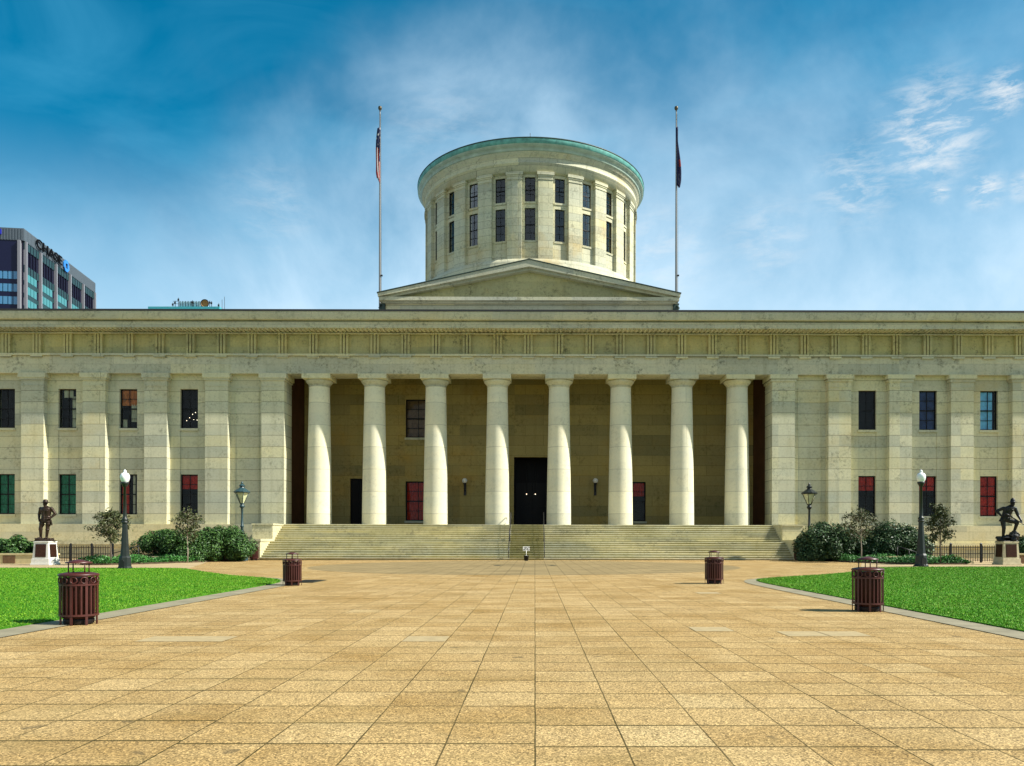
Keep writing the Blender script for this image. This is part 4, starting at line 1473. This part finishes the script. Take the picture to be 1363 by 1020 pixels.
# ------------------------------------------------------------------ lamp posts
def make_lamp(label, loc, k=1.0):
    t = thing('lamp_post', label, 'street lamp', loc, group='globe lamp posts behind the lawns')
    p = MB()
    p.lathe([(.41, 0), (.41, .06), (.36, .08), (.33, .14), (.30, .60), (.27, .66), (.235, .70), (.195, 1.2), (.145, 2.1), (.13, 2.42)], 8, smooth=False)
    p.lathe([(.13, 2.42), (.17, 2.45), (.17, 2.50), (.125, 2.54), (.16, 2.60), (.16, 2.66), (.105, 2.70), (.095, 2.8), (.065, 4.35), (.12, 4.38), (.12, 4.43), (.17, 4.50), (.20, 4.58), (.17, 4.62)], 16)
    p.build('pole', 'iron_green', t)
    d = MB()
    M = Matrix.Rotation(0, 4, 'Z')
    d.prism_xz([(-.12, .10), (.12, .10), (.12, .38)] + [(.12 * math.cos(a_ * PI / 8), .38 + .12 * math.sin(a_ * PI / 8)) for a_ in range(1, 8)] + [(-.12, .38)], -.335, -.28, M)
    d.build('access_door', 'iron_black', t)
    MB().lathe([(.16, 4.62), (.215, 4.72), (.24, 4.86), (.235, 4.96), (.19, 5.06), (.10, 5.11), (.075, 5.13), (.075, 5.16), (.09, 5.19), (.05, 5.25), (0, 5.29)], 24).build('globe', 'globe_white', t)
    return t


x, y = G(166.3, 757.6)
lamp0 = make_lamp('tall dark lamp post with white acorn globe behind the left lawn', (x, y, 0))
x, y = G(1226, 754.2)
dup(lamp0, (x, y, 0), 'tall dark lamp post with white acorn globe behind the right lawn', None, 1.07)


def make_lantern(label, loc, matname):
    t = thing('lantern_post', label, 'street lamp', loc, group='lantern posts flanking the steps')
    p = MB()
    p.lathe([(.42, 0), (.42, .25), (.36, .3), (.33, .55), (.40, .75), (.44, 1.0), (.40, 1.3), (.26, 1.55), (.17, 1.7), (.22, 1.8), (.24, 1.95), (.16, 2.1), (.10, 2.25), (.095, 2.5), (.14, 2.56), (.14, 2.62), (.09, 2.7), (.075, 3.9), (.10, 3.95), (.18, 4.05), (.20, 4.12), (.13, 4.2), (.12, 4.28)], 16)
    p.build('post', matname, t)
    g_ = MB()
    n_ = 6
    g_.lathe([(.13, 4.3), (.50, 5.12)], n_, smooth=False)
    g_.build('glass', 'lantern_glass', t)
    h_ = MB()
    for k in range(n_):
        a_ = 2 * PI * k / n_
        h_.tube([(.135 * math.cos(a_), .135 * math.sin(a_), 4.28), (.515 * math.cos(a_), .515 * math.sin(a_), 5.12)], .024, 6)
    h_.lathe([(.15, 4.26), (.17, 4.3), (.15, 4.34)], n_, smooth=False)
    h_.build('frame', matname, t)
    r_ = MB()
    r_.lathe([(.56, 5.10), (.60, 5.14), (.60, 5.22), (.48, 5.30), (.30, 5.42), (.18, 5.50), (.15, 5.58), (.22, 5.62), (.22, 5.68), (.13, 5.76), (.08, 5.80), (.10, 5.86), (.06, 5.92), (0, 6.02)], 12, smooth=False)
    r_.build('roof', matname, t)
    return t


x = (325.5 - VX) * 60.0 / FPX
lan0 = make_lantern('teal iron lantern post rising behind the shrub left of the steps', (x, 59.5, 0), 'iron_teal')
x = (1076 - VX) * 60.0 / FPX
lan1 = make_lantern('dark green iron lantern post rising behind the shrub right of the steps', (x, 59.8, 0), 'iron_green')
lan1.scale = (1, 1, .985)

# ------------------------------------------------------------------ sign in a pot
x, y = G(700.5, 746.6)
t = thing('pot_sign', 'small white sign on a stick in a black pot before the steps', 'sign', (x, 59.3, 0))
MB().lathe([(.12, 0), (.15, .02), (.19, .34), (.21, .35), (.21, .39), (.17, .39), (.165, .34), (0, .34)], 20).build('pot', 'pot_black', t)
MB().lathe([(.165, .345), (.10, .39), (0, .40)], 16, cap=False).build('gravel', 'granite_white', t)
MB().tube([(0, 0, .36), (0, 0, .76)], .022, 8).build('stake', 'sign_white', t)
sb_ = MB().box(-.26, .26, -.012, .012, .74, 1.07).build('board', 'sign_white', t, bevel=.005)


def text(body, name, mname, parent, M, size, extrude=.004, shear=0.0):
    cu = bpy.data.curves.new(name, 'FONT')
    cu.body = body
    cu.size = size
    cu.extrude = extrude
    cu.shear = shear
    cu.align_x = 'CENTER'
    cu.offset = size * .012
    o = bpy.data.objects.new(name + '_curve', cu)
    COL.objects.link(o)
    bpy.context.view_layer.update()
    dg = bpy.context.evaluated_depsgraph_get()
    me = bpy.data.meshes.new_from_object(o.evaluated_get(dg))
    bpy.data.objects.remove(o)
    me.transform(M)
    me.materials.clear()
    me.materials.append(MATS[mname])
    me.name = name
    return link(name, me, parent)


text("ZC", 'lettering', 'sign_black', sb_, Matrix.Translation((0, -.014, .80)) @ Matrix.Rotation(R(90), 4, 'X') @ Matrix.Scale(1.3, 4, (1, 0, 0)), .30, .003, .3)

# drain grate at the left
x, y = G(411, 774.3)
gt = MB().box(-.42, .42, -.9, .9, .004, .02)
for k in range(9):
    gt.box(-.36, .36, -.78 + k * .19, -.70 + k * .19, .02, .028, mi=1)
tag(gt.build('drain_grate', ['drain_iron', 'iron_black'], None, (x, y, 0)), 'flat dull green drain grate in the paving right of a far litter bin', 'drain')

# ------------------------------------------------------------------ iron fences, low walls
def fence(label, x0, x1, y, h_, nposts):
    t = thing('iron_fence', label, 'fence', (x0, y, 0), group='black iron picket fences')
    L_ = x1 - x0
    pk = MB()
    n_ = int(L_ / .16)
    for k in range(n_ + 1):
        xx = k * L_ / n_
        pk.box(xx - .014, xx + .014, -.014, .014, .08, h_)
        pk.frustum(xx, 0, h_, h_ + .07, .028, .028, .002, .002)
    for zz in (.16, h_ * .52, h_ - .12):
        pk.box(0, L_, -.022, .022, zz, zz + .045)
    pk.build('picket_panel', 'iron_black', t)
    for k in range(nposts):
        xx = k * L_ / (nposts - 1)
        MB().box(xx - .055, xx + .055, -.055, .055, 0, h_ + .14).frustum(xx, 0, h_ + .14, h_ + .22, .14, .14, .02, .02).build('post', 'iron_black', t)
    return t


fence('black iron picket fence between the left statue and the thin young tree', -33.2, -28.9, 54.0, 1.12, 4)
fence('black iron picket fence between the pointed young tree and the right statue', 26.4, 32.6, 54.0, 1.15, 4)
for (lab, a_, b_) in (('slanting black stair rail beside the left iron fence', (-28.75, 53.6), (-26.9, 53.6)), ('slanting black stair rail beside the right iron fence', (24.6, 53.6), (26.25, 53.6))):
    t = thing('stair_rail', lab, 'handrail', (a_[0], a_[1], 0), group='slanting stair rails by the fences')
    up = a_[0] < 0
    L_ = b_[0] - a_[0]
    z0, z1 = (.62, 1.15) if up else (1.15, .62)
    MB().tube([(0, 0, z0), (L_, 0, z1)], .03, 8).build('rail', 'iron_black', t)
    for f in (0.02, .5, .98):
        zz = z0 + (z1 - z0) * f
        MB().tube([(L_ * f, 0, 0), (L_ * f, 0, zz)], .024, 6).build('post', 'iron_black', t)
for (lab, x0, x1, y, h_, brown) in (('low cream stone planter wall in front of the shrub at left edge', -37.0, -31.2, 51.3, .68, (-34.6, -33.8)),
                                   ('low cream stone planter wall behind the right statue', 30.9, 36.0, 51.3, .68, (31.4, 32.0))):
    t = thing('planter_wall', lab, 'wall', ((x0 + x1) / 2, y, 0), group='low planter walls')
    W_ = (x1 - x0) / 2
    MB().box(-W_, W_, 0, .4, 0, h_ - .1).build('wall', 'wall_cream', t)
    MB().box(-W_ - .05, W_ + .05, -.05, .45, h_ - .1, h_).build('coping', 'wall_cream', t)
    MB().box(brown[0] - (x0 + x1) / 2, brown[1] - (x0 + x1) / 2, -.03, 0, .05, h_ - .14).build('panel', 'wall_brown', t)
for (lab, x0, x1, y) in (('long low stone edging wall under the left shrubs', -28.2, -25.0, 53.9), ('long low stone edging wall under the right shrubs', 23.2, 27.4, 53.4)):
    o = MB().box(-(x1 - x0) / 2, (x1 - x0) / 2, -.15, .15, 0, .30).box(-(x1 - x0) / 2 - .03, (x1 - x0) / 2 + .03, -.19, .19, .30, .37).build('edging_wall', 'wall_cream', None, ((x0 + x1) / 2, y, .08))
    tag(o, lab, 'wall', 'low edging walls of the beds')


# ------------------------------------------------------------------ bronze statues
def capsule(mb, a, b, ra, rb, n=14):
    a, b = Vector(a), Vector(b)
    ax = (b - a)
    L_ = ax.length
    q = ax.to_track_quat('Z', 'Y').to_matrix().to_4x4() if L_ > 1e-6 else Matrix.Identity(4)
    M = Matrix.Translation(a) @ q
    prof = []
    for k in range(6):
        t_ = -PI / 2 + k * PI / 10
        prof.append((max(1e-4, ra * math.cos(t_)), ra * math.sin(t_)))
    for k in range(6):
        t_ = k * PI / 10
        prof.append((max(1e-4, rb * math.cos(t_)), L_ + rb * math.sin(t_)))
    mb.lathe(prof, n, M=M)


def ellip(mb, c, r, rz=0.0, rx=0.0, n=18):
    M = Matrix.Translation(c) @ Matrix.Rotation(rz, 4, 'Z') @ Matrix.Rotation(rx, 4, 'X') @ Matrix.Diagonal((*r, 1))
    prof = [(max(1e-4, math.cos(t_)), math.sin(t_)) for t_ in [-PI / 2 + k * PI / 12 for k in range(13)]]
    mb.lathe(prof, n, M=M)


def remeshed(mb, name, mname, parent, voxel=.014, sm=3):
    me = mb.mesh(name + '_src', mname)
    o = bpy.data.objects.new(name + '_src', me)
    COL.objects.link(o)
    r = o.modifiers.new('r', 'REMESH')
    r.mode = 'VOXEL'
    r.voxel_size = voxel
    r.use_smooth_shade = True
    s_ = o.modifiers.new('s', 'SMOOTH')
    s_.factor = .5
    s_.iterations = sm
    bpy.context.view_layer.update()
    dg = bpy.context.evaluated_depsgraph_get()
    m2 = bpy.data.meshes.new_from_object(o.evaluated_get(dg))
    bpy.data.objects.remove(o)
    m2.name = name
    m2.materials.clear()
    m2.materials.append(MATS[mname])
    m2.polygons.foreach_set('use_smooth', [True] * len(m2.polygons))
    return link(name, m2, parent)


def hand(mb, w_, dirv, side, up, s=1.0, curl=.5):
    """five-fingered hand from wrist w_, along dirv; side = thumb direction"""
    w_, d, sd, u = Vector(w_), Vector(dirv).normalized(), Vector(side).normalized(), Vector(up).normalized()
    p1 = w_ + d * .10 * s
    for off in (-.032, 0, .032):
        capsule(mb, w_ + sd * off * .7 * s, p1 + sd * off * s, .030 * s, .026 * s, 8)
    for i, (off, ln) in enumerate(((.045, .085), (.016, .10), (-.016, .092), (-.045, .07))):
        a = p1 + sd * off * s
        b = a + (d * (1 - curl * .4) + u * curl * .5).normalized() * ln * .55 * s
        c = b + (d * (1 - curl * 1.1) + u * curl).normalized() * ln * .5 * s
        capsule(mb, a, b, .0165 * s, .0155 * s, 7)
        capsule(mb, b, c, .0155 * s, .0135 * s, 7)
    a = w_ + sd * .035 * s + d * .02 * s
    b = a + (sd * .7 + d * .6) * .06 * s
    c = b + (d * .9 + u * .4) * .05 * s
    capsule(mb, a, b, .022 * s, .018 * s, 7)
    capsule(mb, b, c, .018 * s, .015 * s, 7)


def head(mb, c, s=1.0, yaw=0.0, pitch=0.0):
    M = Matrix.Translation(c) @ Matrix.Rotation(yaw, 4, 'Z') @ Matrix.Rotation(pitch, 4, 'X')

    def E(p, r):
        q = M @ Vector(p)
        ellip(mb, tuple(q), tuple(x_ * s for x_ in r), yaw)
    E((0, .01 * s, .03 * s), (.098, .120, .125))
    E((0, -.03 * s, -.075 * s), (.072, .085, .085))
    E((0, -.075 * s, -.125 * s), (.035, .035, .03))       # chin
    E((0, -.118 * s, -.025 * s), (.018, .030, .034))      # nose
    E((0, -.105 * s, .035 * s), (.075, .022, .016))       # brow
    E((-.045 * s, -.085 * s, -.03 * s), (.03, .03, .03))  # cheeks
    E((.045 * s, -.085 * s, -.03 * s), (.03, .03, .03))
    E((0, -.105 * s, -.082 * s), (.030, .016, .010))      # mouth
    E((-.100 * s, .015 * s, -.015 * s), (.016, .03, .042))
    E((.100 * s, .015 * s, -.015 * s), (.016, .03, .042))


def tunic(mb, base, sx=0.0, sy=0.0, skirt=1.0):
    """coat: one tapering shell from hem to collar; sx, sy lean it"""
    M = Matrix(((1, 0, sx, 0), (0, .68, sy, 0), (0, 0, 1, 0), (0, 0, 0, 1)))
    M = Matrix.Translation(base) @ M
    mb.lathe([(.20, -.30), (.325 * skirt, -.32), (.315 * skirt, -.22), (.275, -.04), (.262, .02), (.275, .10), (.30, .25), (.325, .40), (.335, .50), (.30, .58), (.20, .645), (.12, .68), (.10, .72)], 28, M=M)
    for k in (-1, 1):      # pockets and lapel
        for z_, h_ in ((.38, .10), (-.16, .13)):
            mb.box(k * .15 - .065, k * .15 + .065, -.345, -.20, z_ - h_ / 2, z_ + h_ / 2, M)
    mb.lathe([(.272, -.01), (.287, -.005), (.287, .045), (.272, .05)], 28, M=M)
    mb.box(-.02, .02, -.35, -.2, -.28, .5, M)


def boulder(mb, c, r, seed, n=9):
    rg_ = np.random.default_rng(seed)
    for k in range(n):
        q = rg_.normal(size=3)
        q /= np.linalg.norm(q)
        s_ = .50 + .25 * rg_.random()
        p_ = [c[i] + q[i] * r[i] * .42 for i in range(3)]
        M = Matrix.Translation(p_) @ Matrix.Rotation(rg_.random() * 3, 4, 'Z') @ Matrix.Rotation(rg_.random() * 1.2, 4, 'X')
        mb.box(-r[0] * s_, r[0] * s_, -r[1] * s_, r[1] * s_, -r[2] * s_, r[2] * s_, M)


def pedestal(t, w0, w1, h_, stonem, dark):
    p = MB()
    p.box(-w0 / 2 - .09, w0 / 2 + .09, -w0 / 2 - .09, w0 / 2 + .09, 0, .12)
    p.box(-w0 / 2 - .05, w0 / 2 + .05, -w0 / 2 - .05, w0 / 2 + .05, .12, .40)
    p.frustum(0, 0, .40, h_ - .08, w0, w0, w1, w1)
    p.box(-w1 / 2 - .03, w1 / 2 + .03, -w1 / 2 - .03, w1 / 2 + .03, h_ - .08, h_)
    pe = p.build('pedestal', stonem, t, bevel=.012)
    tilt = math.atan2((w0 - w1) / 2, h_ - .48)
    for k in range(4):
        q = MB()
        wm = (w0 + w1) / 2
        M = Matrix.Rotation(k * PI / 2, 4, 'Z') @ Matrix.Translation((0, -wm / 2 - .006, .40 + (h_ - .48) / 2)) @ Matrix.Rotation(-tilt, 4, 'X')
        q.box(-w1 * .37, w1 * .37, -.018, .02, -.40, .40, M)
        q.box(-w1 * .34, w1 * .34, -.030, -.018, -.37, .37, M)
        q.build('plaque', 'plaque_bronze', pe)
    return pe


# statue 1: soldier standing hand on hip
x, y = GB(60.5, 752.6, .6)
t = thing('soldier_statue', 'brown bronze soldier in wide hat, hands at hips, on white granite pedestal', 'statue', (x, y, 0))
pedestal(t, 1.0, .88, 1.47, 'granite_white', True)
z0 = 1.47
b = MB()
Z = lambda x_, y_, z_: (x_, y_, z_ + z0 + .16)
# legs
capsule(b, Z(-.15, 0, 1.16), Z(-.25, -.08, .66), .155, .105)
capsule(b, Z(-.25, -.08, .66), Z(-.29, .0, .12), .112, .070)
capsule(b, Z(-.29, .03, .06), Z(-.34, -.22, .03), .065, .048)
capsule(b, Z(.14, .02, 1.16), Z(.12, .02, .64), .155, .105)
capsule(b, Z(.12, .02, .64), Z(.03, .06, .10), .112, .070)
capsule(b, Z(.03, .09, .05), Z(.06, -.17, .02), .065, .048)
for zz, xx, yy_ in ((.58, -.26, -.07), (.56, .115, .02)):
    ellip(b, Z(xx, yy_, zz), (.125, .125, .05))
# breeches flare, coat skirt, torso
ellip(b, Z(-.20, -.03, .92), (.155, .15, .20))
ellip(b, Z(.16, .02, .92), (.155, .15, .20))
ellip(b, Z(0, .02, 1.16), (.26, .19, .18))
tunic(b, Z(.02, .02, 1.33), .02, -.01)
ellip(b, Z(-.30, .02, 1.86), (.12, .12, .11))
ellip(b, Z(.36, .02, 1.86), (.12, .12, .11))
ellip(b, Z(.02, .03, 1.93), (.22, .12, .07))
capsule(b, Z(.03, .02, 1.90), Z(.02, -.01, 2.06), .085, .078)
ellip(b, Z(.03, .0, 1.95), (.115, .105, .05))       # collar
head(b, Z(.01, -.03, 2.17), 1.18, -.15)
# arms
capsule(b, Z(-.30, .02, 1.87), Z(-.45, .10, 1.50), .105, .085)
capsule(b, Z(-.45, .10, 1.50), Z(-.36, -.06, 1.22), .085, .056)
hand(b, Z(-.36, -.06, 1.22), (.25, -.35, -.9), (.2, -1, 0), (1, 0, 0), 1.15, .4)
capsule(b, Z(.36, .02, 1.87), Z(.55, .10, 1.54), .105, .085)
capsule(b, Z(.55, .10, 1.54), Z(.36, -.10, 1.27), .085, .056)
hand(b, Z(.36, -.10, 1.27), (-.6, -.3, -.7), (0, -1, .3), (-1, .3, 0), 1.15, .6)
# holster
capsule(b, Z(.34, -.02, 1.14), Z(.40, 0, .86), .055, .04)
fig = remeshed(b, 'figure', 'bronze', t, .014, 2)
hb = MB()
hb.lathe([(.0, .16), (.06, .155), (.115, .12), (.135, .05), (.14, .0), (.25, -.03), (.27, -.035), (.26, -.05), (.13, -.025)], 28, Z(.01, -.02, 2.285), M=None)
hb.build('hat', 'bronze', fig)
rk_ = MB()
rk_.box(-.44, .44, -.44, .44, z0, z0 + .06)
boulder(rk_, (-.1, -.02, z0 + .09), (.42, .40, .12), 5, 12)
boulder(rk_, (.18, .05, z0 + .07), (.26, .34, .10), 6, 9)
rk_.v = [(a_, b_, min(max(c_, z0 + .004), z0 + .20)) for a_, b_, c_ in rk_.v]
remeshed(rk_, 'base', 'bronze', t, .018, 1)

# statue 2: soldier leaning on raised knee with rifle
x, y = GB(1340, 752.2, .6)
t = thing('soldier_statue', 'dark bronze soldier with rifle, one foot on rock, on warm stone pedestal', 'statue', (x, y, 0))
pedestal(t, 1.0, .90, 1.45, 'granite_warm', True)
z0 = 1.45
b = MB()
capsule(b, Z(-.24, .02, 1.22), Z(-.21, -.05, .68), .165, .11)
capsule(b, Z(-.21, -.05, .68), Z(-.20, .05, .12), .115, .072)
capsule(b, Z(-.20, .08, .06), Z(-.26, -.2, .03), .066, .05)
capsule(b, Z(.02, .0, 1.2), Z(.50, -.26, 1.02), .165, .115)
capsule(b, Z(.50, -.26, 1.02), Z(.40, -.10, .46), .118, .075)
capsule(b, Z(.40, -.06, .40), Z(.46, -.34, .37), .066, .05)
ellip(b, Z(-.10, .03, 1.26), (.27, .21, .20), 0, 0)
tunic(b, Z(-.06, 0, 1.42), .30, -.22, .93)
ellip(b, Z(-.20, -.06, 1.92), (.13, .13, .11))
ellip(b, Z(.42, -.12, 1.92), (.13, .13, .11))
ellip(b, Z(.12, -.10, 1.98), (.24, .13, .08))
capsule(b, Z(.18, -.13, 1.98), Z(.22, -.20, 2.12), .09, .08)
head(b, Z(.23, -.24, 2.22), 1.2, -.1, .15)
capsule(b, Z(-.24, -.06, 1.93), Z(-.56, .12, 1.76), .11, .09)
capsule(b, Z(-.56, .12, 1.76), Z(-.40, -.10, 1.45), .09, .058)
hand(b, Z(-.40, -.10, 1.45), (.8, -.3, -.5), (0, -1, .3), (.5, .2, -.8), 1.15, .8)
capsule(b, Z(.44, -.12, 1.92), Z(.60, -.18, 1.48), .11, .09)
capsule(b, Z(.60, -.18, 1.48), Z(.64, -.42, 1.16), .09, .058)
hand(b, Z(.64, -.42, 1.16), (.1, -.2, -.9), (-1, 0, 0), (-.4, -.8, .1), 1.15, .9)
fig = remeshed(b, 'figure', 'bronze_black', t, .014, 2)
hb = MB()
hb.lathe([(.0, .24), (.05, .22), (.12, .15), (.14, .05), (.145, .0), (.24, -.03), (.255, -.035), (.245, -.05), (.13, -.025)], 28, Z(.23, -.25, 2.335), M=None)
hb.build('hat', 'bronze_black', fig)
rf_ = MB()
rf_.tube([Z(-.02, -.36, 1.46), Z(.18, -.40, 1.30), Z(.5, -.45, 1.08)], [.05, .045, .035], 8)
rf_.tube([Z(.4, -.44, 1.15), Z(1.02, -.52, .72)], [.024, .018], 8)
rf_.tube([Z(-.28, -.33, 1.56), Z(-.02, -.36, 1.45)], [.075, .05], 8)
rf_.build('rifle', 'bronze_black', fig)
rk_ = MB()
rk_.box(-.46, .46, -.46, .46, z0, z0 + .06)
boulder(rk_, (-.2, 0, z0 + .08), (.30, .42, .12), 7, 10)
boulder(rk_, (.36, -.16, z0 + .27), (.20, .32, .32), 8, 12)
boulder(rk_, (.2, .18, z0 + .2), (.24, .26, .22), 9, 8)
rk_.v = [(a_, b_, max(c_, z0 + .004)) for a_, b_, c_ in rk_.v]
remeshed(rk_, 'base', 'bronze_black', t, .018, 1)

# ------------------------------------------------------------------ CHASE tower far left
TZ = 88.6
A0 = Vector((-142.6, 220.0, 0))
A1 = Vector((-148.7, 266.6, 0))
ang = math.atan2(A1.y - A0.y, A1.x - A0.x)
tw = thing('office_tower', 'tall dark glass office tower with pale fins and black CHASE roof sign', 'building', tuple(A0), ang)
LN, DP = 47.0, 42.0
MB().box(.3, LN - .3, .3, DP - .3, 0, TZ - .4).build('body', 'tower_dark', tw)
pb = MB().box(-.1, LN + .1, -.1, DP + .1, TZ - 3.4, TZ)
for k in range(62):
    pb.box(.3 + k * .76, .3 + k * .76 + .3, -.18, -.1, TZ - 3.3, TZ - .15)
for k in range(56):
    pb.box(-.18, -.1, .3 + k * .75, .3 + k * .75 + .3, TZ - 3.3, TZ - .15)
pb.build('parapet', 'tower_metal', tw)
nb = 5
bay = LN / nb
for k in range(nb + 1):
    xx = min(max(k * bay, .9), LN - .45)
    MB().box(xx - .28, xx + .28, -.50, .3, 0, TZ - 3.42).build('fin', 'tower_fin', tw)
for yy_ in (1.0, 8.6, 16.2, 23.8, 31.4, 39):
    MB().box(-.6, .3, yy_ - .35, yy_ + .35, 0, TZ - 3.42).build('fin', 'tower_fin', tw)
for k in range(nb):
    x0, x1 = k * bay + .6, (k + 1) * bay - .6
    s_ = MB()
    s_.box(x0, x1, 0, .28, TZ - 5.6, TZ - 3.45)
    s_.box(x0, x1, .02, .28, TZ - 12.0, TZ - 9.9)
    for q in range(1, 5):
        xx = x0 + (x1 - x0) * q / 5
        s_.box(xx - .09, xx + .09, -.08, .28, TZ - 12.0, TZ - 3.45, mi=1)
    s_.build('spandrel', ['tower_spandrel', 'tower_dark'], tw)
    for fl in range(7):
        zt_ = TZ - 12.0 - fl * 3.53
        w_ = MB()
        for q in range(4):
            xa = x0 + .05 + (x1 - x0) * q / 4.6
            w_.box(xa, xa + (x1 - x0) / 4.6 - .3, .05, .25, zt_ - 2.15, zt_, mi=0)
        w_.box(x0, x1, .12, .28, zt_ - 3.5, zt_ - 2.18, mi=1)
        w_.build('window', ['tower_pane', 'tower_spandrel'], tw)
for k in range(5):
    y0, y1 = 1.5 + k * 7.6, 8.1 + k * 7.6
    MB().box(.0, .28, y0, y1, TZ - 12, TZ - 3.45).build('spandrel', 'tower_navy', tw)
    for fl in range(7):
        zt_ = TZ - 12.0 - fl * 3.53
        w_ = MB()
        for q in range(5):
            ya = y0 + .1 + (y1 - y0) * q / 5
            w_.box(.05, .25, ya, ya + (y1 - y0) / 5 - .25, zt_ - 2.15, zt_, mi=0)
        w_.box(.12, .28, y0, y1, zt_ - 3.5, zt_ - 2.18, mi=1)
        w_.build('window', ['tower_pane_blue', 'tower_navy'], tw)
Mx = Matrix.Rotation(R(90), 4, 'X')
sgt = text("CHASE", 'lettering', 'sign_black', tw, Matrix.Translation((13.9, -.55, TZ - 2.75)) @ Matrix.Scale(1.42, 4, (1, 0, 0)) @ Mx, 3.7, .10)


def octo(c, rad, parent, M, mname):
    b_ = MB()
    for k in range(4):
        R_ = Matrix.Rotation(k * PI / 2, 4, 'Y')
        q = rad
        poly = [(-.40 * q, .42 * q), (.90 * q, .42 * q), (.42 * q, 1.0 * q), (-.40 * q, 1.0 * q)]
        b_.prism_xz(poly, -.35, .0, M @ R_)
    b_.build('logo', mname, parent)


octo(None, 1.75, tw, Matrix.Translation((24.9, -.25, TZ - 1.9)), 'logo_blue')
octo(None, 1.6, tw, Matrix.Translation((-.25, 7.2, TZ - 1.3)) @ Matrix.Rotation(-R(90), 4, 'Z'), 'logo_deep')

# ------------------------------------------------------------------ rooftop plant building
bd = 150.0
zx = lambda px: (px - VX) * bd / FPX
zz_ = lambda py: EYE + (HY - py) * bd / FPX
rb2 = thing('flat_roof_building', 'distant building with teal roof edge and antennas above the parapet', 'building', (zx(246), bd, 0))
c0 = zx(246)
MB().box(zx(200) - c0, zx(291) - c0, 0, 30, 0, zz_(411.5)).build('wall', 'plant_panel', rb2)
MB().box(zx(198) - c0, zx(293) - c0, -.3, 30.3, zz_(412), zz_(408.8)).build('roof_edge', 'roof_teal', rb2)
ph = MB().box(zx(238) - c0, zx(268) - c0, .2, 8, zz_(408.8), zz_(401))
for k in range(8):
    ph.box(zx(239 + k * 3.6) - c0, zx(239.6 + k * 3.6) - c0, .1, .2, zz_(408.8), zz_(400.6), mi=1)
ph.build('penthouse', ['plant_panel', 'iron_teal'], rb2)
M = Matrix.Translation((zx(273) - c0, -.1, zz_(404.6))) @ Matrix.Rotation(R(90), 4, 'X')
MB().lathe([(0, -.25), (.35, -.2), (.62, 0), (.72, .12), (.66, .12), (.55, .02), (0, -.12)], 24, M=M).build('dish', ['dish_amber'], rb2)
MB().torus((zx(273) - c0, -.2, zz_(404.6)), .74, .10, n=24).tube([(zx(273) - c0, .2, zz_(404.6)), (zx(273) - c0, .3, zz_(408.8))], .08, 6).build('dish_mount', 'iron_black', rb2)
an = MB()
for px, top in ((230, 403), (233, 400.5), (237.5, 396.5), (256, 399.8), (279, 400.3), (281.5, 401), (291, 404)):
    an.tube([(zx(px) - c0, .05, zz_(409)), (zx(px) - c0, .05, zz_(top))], .06, 5)
    an.box(zx(px) - c0 - .14, zx(px) - c0 + .14, -.1, .05, zz_(top + 4), zz_(top + 1.5))
for z_ in (401, 404.5):
    an.tube([(zx(230) - c0, .06, zz_(z_)), (zx(238) - c0, .06, zz_(z_))], .04, 5)
an.build('antenna', 'iron_black', rb2)
for px, top, lab in ((295.6, 399, 'short thin mast right of the distant teal roof'), (298.8, 395, 'taller thin mast right of the distant teal roof')):
    o = MB().tube([(0, 0, 0), (0, 0, EYE + (HY - top) * 80 / FPX - 20.3)], [.035, .02], 6).box(-.1, .1, -.1, .1, 0, .12).build('mast', 'pole_white', None, ((px - VX) * 80 / FPX, 80, 20.3))
    tag(o, lab, 'mast')
